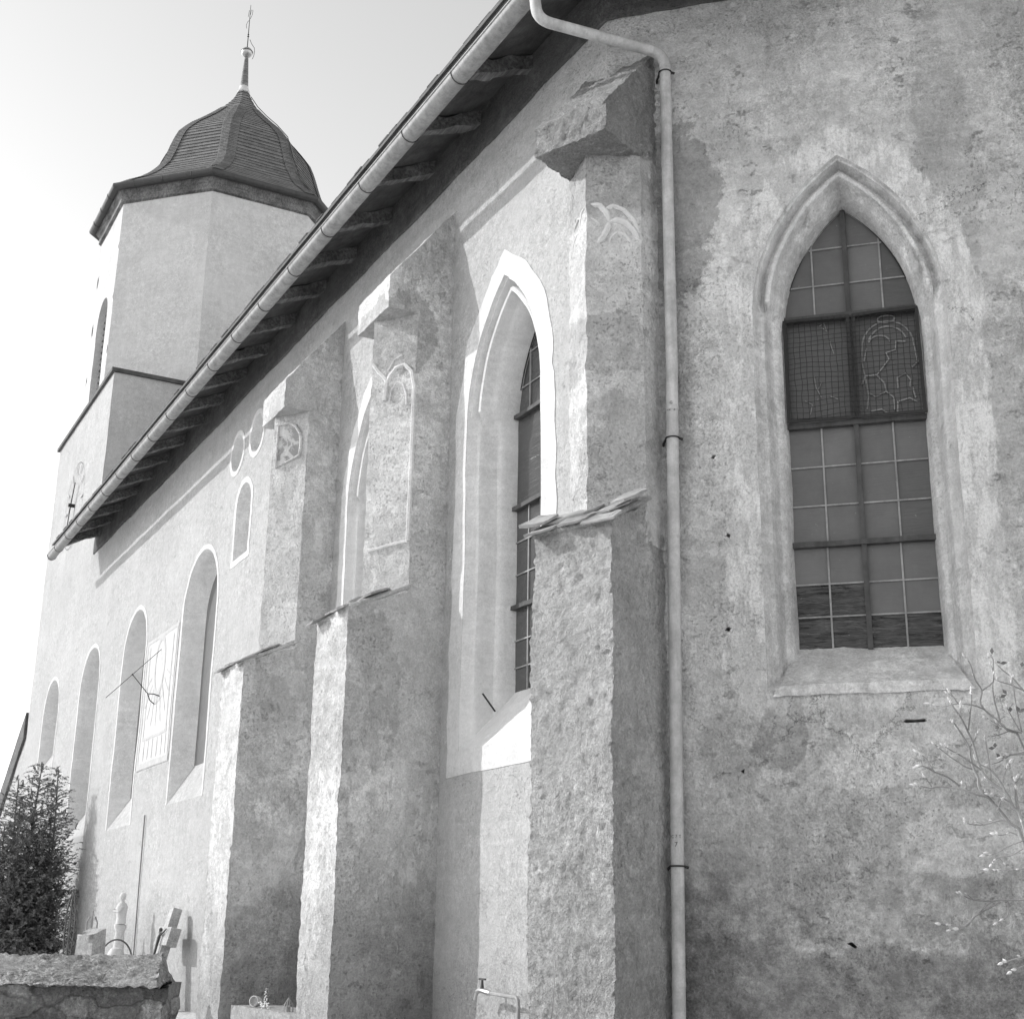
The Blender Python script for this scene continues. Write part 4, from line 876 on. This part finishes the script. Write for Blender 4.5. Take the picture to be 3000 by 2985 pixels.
for pts in ([(0, .5), (0, 1.95)], [(0, 1.4), (.1, 1.55), (.1, 1.75), (.05, 1.85)], [(0, 1.4), (-.1, 1.55), (-.1, 1.75), (-.05, 1.85)]): mb.tube([H(a, z) for a, z in pts], .014, 5)
obj('rod', mb, M['ironlight'], sc)

# ledge between the two buttresses with its small ornaments
lg = thing('plastered_ledge', 'plastered masonry ledge between the two left buttresses, flowers on its top', 'ledge', (-15, 5.2, .5))
mb = MB(); mb.hexa([(-15.9, 5.02, 0), (-13.6, 5.02, 0), (-13.6, 5.5, 0), (-15.9, 5.5, 0), (-15.9, 5.02, .865), (-13.6, 5.02, .885), (-13.6, 5.5, .885), (-15.9, 5.5, .865)], .06); mb.rough((6, .008), (20, .004)); obj('block', mb, M['buttress'], lg, 50)
fl = thing('flower_cluster', 'small cluster of white flowers in a pale pot on the plastered ledge', 'flowers', (-14.9, 5.1, .87))
def led(x, z=.875, y=5.10): return Vector((x, y, z))
mb = MB(); rnd = random.Random(11)
for (dx, dz, r) in [(0, .02, .022), (.02, .05, .018), (.03, .09, .018), (.02, .125, .016), (.035, .155, .013), (.04, .185, .010), (-.05, .02, .02), (-.09, .03, .022), (.08, .03, .02), (.09, .0, .016), (-.02, .0, .02)]:
    for j in range(5):
        a = 2*math.pi*j/5+dx*40; c = led(-14.98+dx*1.6, .885+dz)+Vector((math.cos(a)*r*.8, rnd.uniform(-.02, .01), math.sin(a)*r*.8)); mb.lathe(c, [(0, -r*.5), (r*.55, 0), (0, r*.5)], 5)
obj('petals', mb, M['petal'], fl)
mb = MB(); mb.tube([led(-14.98, .88), led(-14.96, .98), led(-14.92, 1.07)], .006, 4); mb.tube([led(-14.98, .88), led(-15.1, .92)], .005, 4); obj('stem', mb, M['youngleaf'], fl)
pt = thing('white_pot', 'round white pot lying on the plastered ledge left of the flowers', 'pot', (-15.25, 5.1, .9))
mb = MB(); axx = Vector((.6, -.8, .1)).normalized(); mb.lathe(led(-15.27, .93), [(0, -.07), (.04, -.07), (.055, -.02), (.058, .05), (.05, .052), (.045, .0), (0, -.01)], 14, ax=axx); obj('bowl', mb, M['white'], pt)
wc = thing('wire_lantern', 'little teardrop wire lantern at the right end of the plastered ledge', 'lantern', (-14.3, 5.1, .87))
mb = MB()
for a in range(5):
    c, s = math.cos(R(36*a)), math.sin(R(36*a)); mb.tube([led(-14.22, .88)+Vector((x*c, x*s, z)) for x, z in ((-.05, 0), (-.055, .03), (-.045, .07), (-.02, .11), (0, .135), (.02, .11), (.045, .07), (.055, .03), (.05, 0))], .0035, 4)
obj('wire_cage', mb, M['ironlight'], wc)
mb = MB(); mb.lathe(led(-14.22, .88), [(.0, 0), (.025, 0), (.022, .05), (0, .06)], 8); obj('candle', mb, M['grave'], wc)

tw = thing('bare_twig', 'thin bare twig growing up in front of the foot of the corner buttress', 'twig', (-8.5, 4.9, .3))
mb = MB(); c0 = Vector((-8.55, 4.93, 0)); Q = lambda a, z: c0+Vector((a*.6, a*.8, z))
for pts, r in (([(-.05, .3), (-.02, .9), (.03, 1.2), (.05, 1.52)], .006), ([(.0, 1.0), (.05, 1.12), (.09, 1.13), (.11, 1.05)], .003)): mb.tube([Q(a, z) for a, z in pts], [r*(1-.5*i/len(pts)) for i in range(len(pts))], 5)
obj('stem', mb, M['twig'], tw)
# ================================================================ CONIFER
tr = thing('conifer', 'dark bushy conifer with several thin leaning tops in front of the tower wall', 'tree', (-30.3, 4.95, .5))
def conifer(base, h, rad, seed):
    rnd = random.Random(seed); tk = MB(); fo = MB()
    base = Vector(base)
    leaders = [(Vector((0, 0, 0)), 1.0, 1.0), (Vector((.25, .32, 0)), .97, .8), (Vector((-.3, -.28, 0)), .93, .85), (Vector((.35, -.3, 0)), .80, .8), (Vector((-.1, .35, 0)), .82, .75), (Vector((.1, -.55, 0)), .72, .7), (Vector((-.45, .2, 0)), .7, .7)]
    def spray(p, d, L):
        """flat feathery spray: a twig with leaflets both sides, drooping at the tip"""
        side = d.cross(Vector((0, 0, 1))).normalized(); n = max(3, int(L/.026)); prev = p
        for i in range(n):
            t = (i+1)/n; q = p+d*L*t+Vector((0, 0, -.35*L*t*t)); 
            w_ = .012*(1-t)+.005; o = len(fo.v); up_ = Vector((0, 0, 1))*w_
            fo.v += [prev-side*w_, prev+side*w_, q+side*w_*.7, q-side*w_*.7]; fo.f.append([o, o+1, o+2, o+3]); fo.mi.append(0)
            for sg in (-1, 1):
                ll = L*.30*(1-.6*t)*rnd.uniform(.6, 1.2); e = (side*sg*rnd.uniform(.6, 1)+d*rnd.uniform(.5, .9)+Vector((0, 0, rnd.uniform(-.5, .5)))).normalized()
                o = len(fo.v); m_ = q+e*ll*.5; tw = (d.cross(e)).normalized()*rnd.uniform(-.008, .008)+Vector((0, 0, .009)); fo.v += [q, m_+tw, q+e*ll, m_-tw]; fo.f.append([o, o+1, o+2, o+3]); fo.mi.append(0)
            prev = q
    for off_, hh, rr in leaders:
        H_ = h*hh; top = base+off_*1.15+Vector((rnd.uniform(-.08, .08), rnd.uniform(-.08, .08), H_)); pts = []
        for i in range(13): t = i/12; pts.append(base+off_*min(1, t*2.2)*1.1+Vector((.04*math.sin(t*7+seed+off_.x*9), .04*math.cos(t*6+off_.y*9), H_*t)))
        tk.tube(pts, [.05*(1-i/13)+.006 for i in range(13)], 6)
        nb = int(380*hh)
        for b in range(nb):
            t = .05+.94*((b+rnd.random())/nb)**1.35; i = min(11, int(t*12)); p = pts[i].lerp(pts[i+1], t*12-i)
            a = rnd.uniform(0, 2*math.pi); reach = rad*rr*(.08+.98*(1-t)**.6)*rnd.uniform(.5, 1.12)
            d = Vector((math.cos(a), math.sin(a), rnd.uniform(.15, .75))).normalized()
            if t < .93 and reach > .12: tk.tube([p, p+d*reach*.5, p+d*reach*.9+Vector((0, 0, -.04))], [.012*(1-t)+.004, .005, .003], 4)
            k = max(2, int(reach/.085))
            for j in range(k):
                s = (j+.6)/k; q = p+d*reach*s
                dd = (d+Vector((rnd.uniform(-.8, .8), rnd.uniform(-.8, .8), rnd.uniform(-.25, .5)))).normalized(); spray(q, dd, rnd.uniform(.16, .32)*(1-.45*t))
    return tk, fo
tk, fo = conifer((-30.05, 5.0, .4), 4.55, 1.05, 5)
obj('trunk', tk, M['bark'], tr); obj('foliage', fo, M['conifer'], tr, 0, False)

# ================================================================ FLOWERING SHRUB, LOWER RIGHT
bush = thing('budding_shrub', 'leafless shrub with pale budding twigs reaching in front of the apse wall at the right', 'shrub', (-4.5, 5.35, .5))
BR=[ [(-4.612,5.242,2.204),(-4.637,5.211,2.293),(-4.653,5.188,2.362),(-4.696,5.142,2.413),(-4.72,5.112,2.469),(-4.726,5.097,2.529),(-4.73,5.081,2.599),(-4.739,5.062,2.655),(-4.751,5.039,2.717),(-4.768,5.013,2.768),(-4.776,4.997,2.804)],[(-4.653,5.279,2.134),(-4.689,5.238,2.223),(-4.723,5.2,2.298),(-4.752,5.167,2.353),(-4.772,5.143,2.394),(-4.77,5.139,2.439),(-4.778,5.125,2.48),(-4.781,5.113,2.536),(-4.778,5.108,2.581),(-4.794,5.082,2.643),(-4.809,5.06,2.689),(-4.815,5.05,2.707)],[(-4.719,5.13,2.346),(-4.75,5.1,2.355),(-4.796,5.053,2.381),(-4.865,4.985,2.395),(-4.9,4.951,2.39),(-4.948,4.901,2.404)],[(-4.87,5.118,2.406),(-4.907,5.076,2.452),(-4.946,5.034,2.476),(-4.975,5.001,2.503),(-5.0,4.976,2.501)],[(-4.845,4.924,2.465),(-4.861,4.898,2.523),(-4.885,4.869,2.554)],[(-4.895,4.956,2.395),(-4.906,4.94,2.428),(-4.912,4.93,2.449)],[(-4.653,5.038,2.458),(-4.677,5.012,2.488),(-4.707,4.978,2.524),(-4.741,4.94,2.555),(-4.759,4.919,2.575)],[(-4.812,5.161,2.485),(-4.836,5.137,2.496),(-4.864,5.106,2.525),(-4.892,5.073,2.559),(-4.928,5.03,2.609)],[(-4.735,5.065,2.658),(-4.719,5.067,2.73),(-4.702,5.068,2.796),(-4.695,5.063,2.849)],[(-4.689,4.96,2.712),(-4.679,4.964,2.737),(-4.674,4.964,2.762)],[(-4.694,5.387,2.587),(-4.736,5.335,2.676),(-4.758,5.307,2.719),(-4.8,5.256,2.783),(-4.807,5.241,2.825),(-4.793,5.243,2.877),(-4.807,5.217,2.93),(-4.809,5.198,3.003),(-4.82,5.178,3.041)],[(-4.758,5.208,2.868),(-4.714,5.239,2.907),(-4.704,5.235,2.959),(-4.694,5.231,3.015),(-4.699,5.223,3.028)],[(-4.754,5.31,2.721),(-4.758,5.289,2.807),(-4.755,5.278,2.869),(-4.747,5.275,2.916)],[(-4.733,5.183,2.768),(-4.763,5.152,2.788),(-4.819,5.097,2.801),(-4.872,5.049,2.788),(-4.916,5.003,2.803)],[(-4.886,5.169,2.816),(-4.896,5.153,2.848),(-4.906,5.137,2.878)],[(-4.648,5.374,2.863),(-4.674,5.337,2.927),(-4.703,5.301,2.97),(-4.725,5.272,3.014)],[(-4.712,5.449,2.882),(-4.752,5.407,2.913),(-4.787,5.372,2.931),(-4.803,5.355,2.943)],[(-4.618,5.233,2.243),(-4.618,5.221,2.341),(-4.613,5.216,2.415)],[(-4.657,5.178,2.407),(-4.644,5.183,2.451),(-4.619,5.198,2.5)],[(-4.619,5.151,2.357),(-4.631,5.134,2.407),(-4.658,5.101,2.467),(-4.69,5.068,2.493),(-4.699,5.054,2.523)],[(-4.693,5.144,2.423),(-4.688,5.133,2.518),(-4.687,5.125,2.578),(-4.684,5.12,2.618)],[(-4.812,5.144,2.587),(-4.788,5.16,2.627),(-4.773,5.169,2.657)],[(-4.67,5.261,2.66),(-4.706,5.232,2.644),(-4.743,5.2,2.638)],[(-4.689,5.378,2.664),(-4.717,5.351,2.676),(-4.761,5.307,2.704),(-4.799,5.265,2.742)],[(-4.695,5.371,2.675),(-4.717,5.334,2.769),(-4.72,5.326,2.795)],[(-4.689,5.378,2.669),(-4.688,5.356,2.783),(-4.68,5.34,2.896),(-4.679,5.33,2.938)],[(-4.632,5.313,2.55),(-4.68,5.271,2.547),(-4.721,5.24,2.518),(-4.759,5.207,2.504)],[(-4.644,5.201,2.317),(-4.673,5.172,2.343),(-4.71,5.136,2.356)],[(-4.692,5.163,2.279),(-4.676,5.172,2.318),(-4.667,5.179,2.333)],[(-4.659,5.198,2.224),(-4.686,5.172,2.237),(-4.741,5.124,2.216),(-4.79,5.078,2.219),(-4.8,5.068,2.231)],[(-4.638,5.223,2.165),(-4.661,5.201,2.18),(-4.687,5.178,2.166),(-4.711,5.156,2.171)],[(-4.81,5.148,2.58),(-4.821,5.134,2.603),(-4.831,5.115,2.655),(-4.841,5.1,2.686)],[(-4.539,5.194,1.875),(-4.579,5.159,1.871),(-4.631,5.112,1.87),(-4.678,5.07,1.866),(-4.721,5.031,1.822),(-4.777,4.979,1.751),(-4.823,4.934,1.734)],[(-4.655,5.091,1.862),(-4.746,5.008,1.794),(-4.771,4.984,1.751),(-4.855,4.903,1.761)],[(-4.672,5.075,1.866),(-4.74,5.011,1.869),(-4.783,4.969,1.897)],[(-4.632,5.112,1.866),(-4.637,5.109,1.8),(-4.674,5.076,1.768)],[(-4.576,5.277,2.162),(-4.619,5.241,2.142),(-4.676,5.193,2.114),(-4.714,5.16,2.086),(-4.756,5.123,2.074)],[(-4.581,5.276,2.122),(-4.623,5.241,2.106),(-4.668,5.203,2.074),(-4.71,5.165,2.066),(-4.737,5.143,2.034)],[(-4.59,5.274,2.033),(-4.632,5.239,2.013),(-4.675,5.201,2.005),(-4.751,5.132,2.009)],[(-4.624,5.255,1.63),(-4.664,5.22,1.621),(-4.706,5.181,1.605),(-4.735,5.154,1.592)],[(-4.626,5.253,1.607),(-4.666,5.217,1.582),(-4.709,5.178,1.554)],[(-4.531,5.268,2.545),(-4.598,5.211,2.54),(-4.648,5.169,2.525)],[(-4.61,5.242,2.219),(-4.625,5.22,2.301),(-4.618,5.214,2.4),(-4.604,5.222,2.432)],] 

wood_, buds, leaves = MB(), MB(), MB(); rnd = random.Random(21); root = Vector((-4.42, 5.5, .45))
thick = [.016, .017, .008, .007, .005, .005, .007, .006, .006, .005, .011, .006, .006, .005, .004, .006, .005, .006, .005, .009, .005, .004, .004, .005, .004, .005, .005, .006, .005, .005, .005, .005, .009, .006, .005, .004, .006, .006, .005, .006, .005, .005, .006]
def smooth(P_):
    o = []
    for i in range(len(P_)-1):
        p0, p1, p2, p3 = P_[max(i-1, 0)], P_[i], P_[i+1], P_[min(i+2, len(P_)-1)]
        for t in (0, .33, .66): o.append(.5*((2*p1)+(p2-p0)*t+(2*p0-5*p1+4*p2-p3)*t*t+(3*p1-p0-3*p2+p3)*t**3))
    return o+[P_[-1]]
def bud(p, d, r):
    d = d.normalized(); buds.lathe(p, [(0, -r*.4), (r*.55, r*.1), (r*.65, r*.9), (r*.35, r*1.7), (0, r*2.3)], 6, ax=d)
toward = (root-Vector((-4.7, 5.1, 2.3))).normalized()
for bi, br in enumerate(BR):
    P_ = [Vector(p) for p in br]
    if bi in (0, 1, 10): P_ = [root+(P_[0]-root)*t+Vector((.05*math.sin(t*5+bi), .04*math.cos(t*4), 0)) for t in (0, .3, .65)]+P_
    if bi in (32, 36, 37, 38, 39, 40, 41): P_ = [root+Vector((-.02, -.02, max(.2, P_[0].z-.75-root.z))), P_[0].lerp(root+Vector((0, 0, P_[0].z-.6)), .35)]+P_
    S = smooth(P_); n = len(S); r0 = thick[bi] if bi < len(thick) else .005
    wood_.tube(S, [r0*(1-.72*i/(n-1))*.5+.0013 for i in range(n)], 6)
    tip = S[-1]-S[-3]; bud(S[-1], tip, rnd.uniform(.008, .013))
    for j in range(2): bud(S[-1]-tip*rnd.uniform(.2, .9), tip+Vector((rnd.uniform(-.03, .03), rnd.uniform(-.03, .03), rnd.uniform(0, .03))), rnd.uniform(.006, .011))
    for i in range(3, n-2, 3):
        if rnd.random() < .4:
            s = (S[i+1]-S[i]).normalized(); e = (s+Vector((rnd.uniform(-.8, .8), rnd.uniform(-.8, .8), rnd.uniform(-.2, .9)))).normalized(); L_ = rnd.uniform(.012, .045)
            wood_.tube([S[i], S[i]+e*L_], [.0018, .0012], 4); bud(S[i]+e*L_, e, rnd.uniform(.006, .010))
for p in map(Vector, [(-4.677, 5.286, 2.843), (-4.676, 5.299, 2.786), (-4.759, 5.261, 2.59), (-4.748, 5.28, 2.539), (-4.693, 5.226, 3.038), (-4.676, 5.252, 2.993), (-4.648, 5.33, 2.754), (-4.602, 5.322, 2.972)]):
    for k in range(2):
        e = Vector((rnd.uniform(-.7, .7), rnd.uniform(-.7, .7), rnd.uniform(-.6, 1))).normalized(); s = e.cross(Vector((.6, -.6, .3))).normalized(); L_ = rnd.uniform(.03, .045)
        o = len(leaves.v); leaves.v += [p, p+e*L_*.5+s*.010, p+e*L_, p+e*L_*.5-s*.010]; leaves.f.append([o, o+1, o+2, o+3]); leaves.mi.append(0)
obj('branches', wood_, M['twig'], bush); obj('buds', buds, M['bud'], bush); obj('leaves', leaves, M['youngleaf'], bush, 0, False)
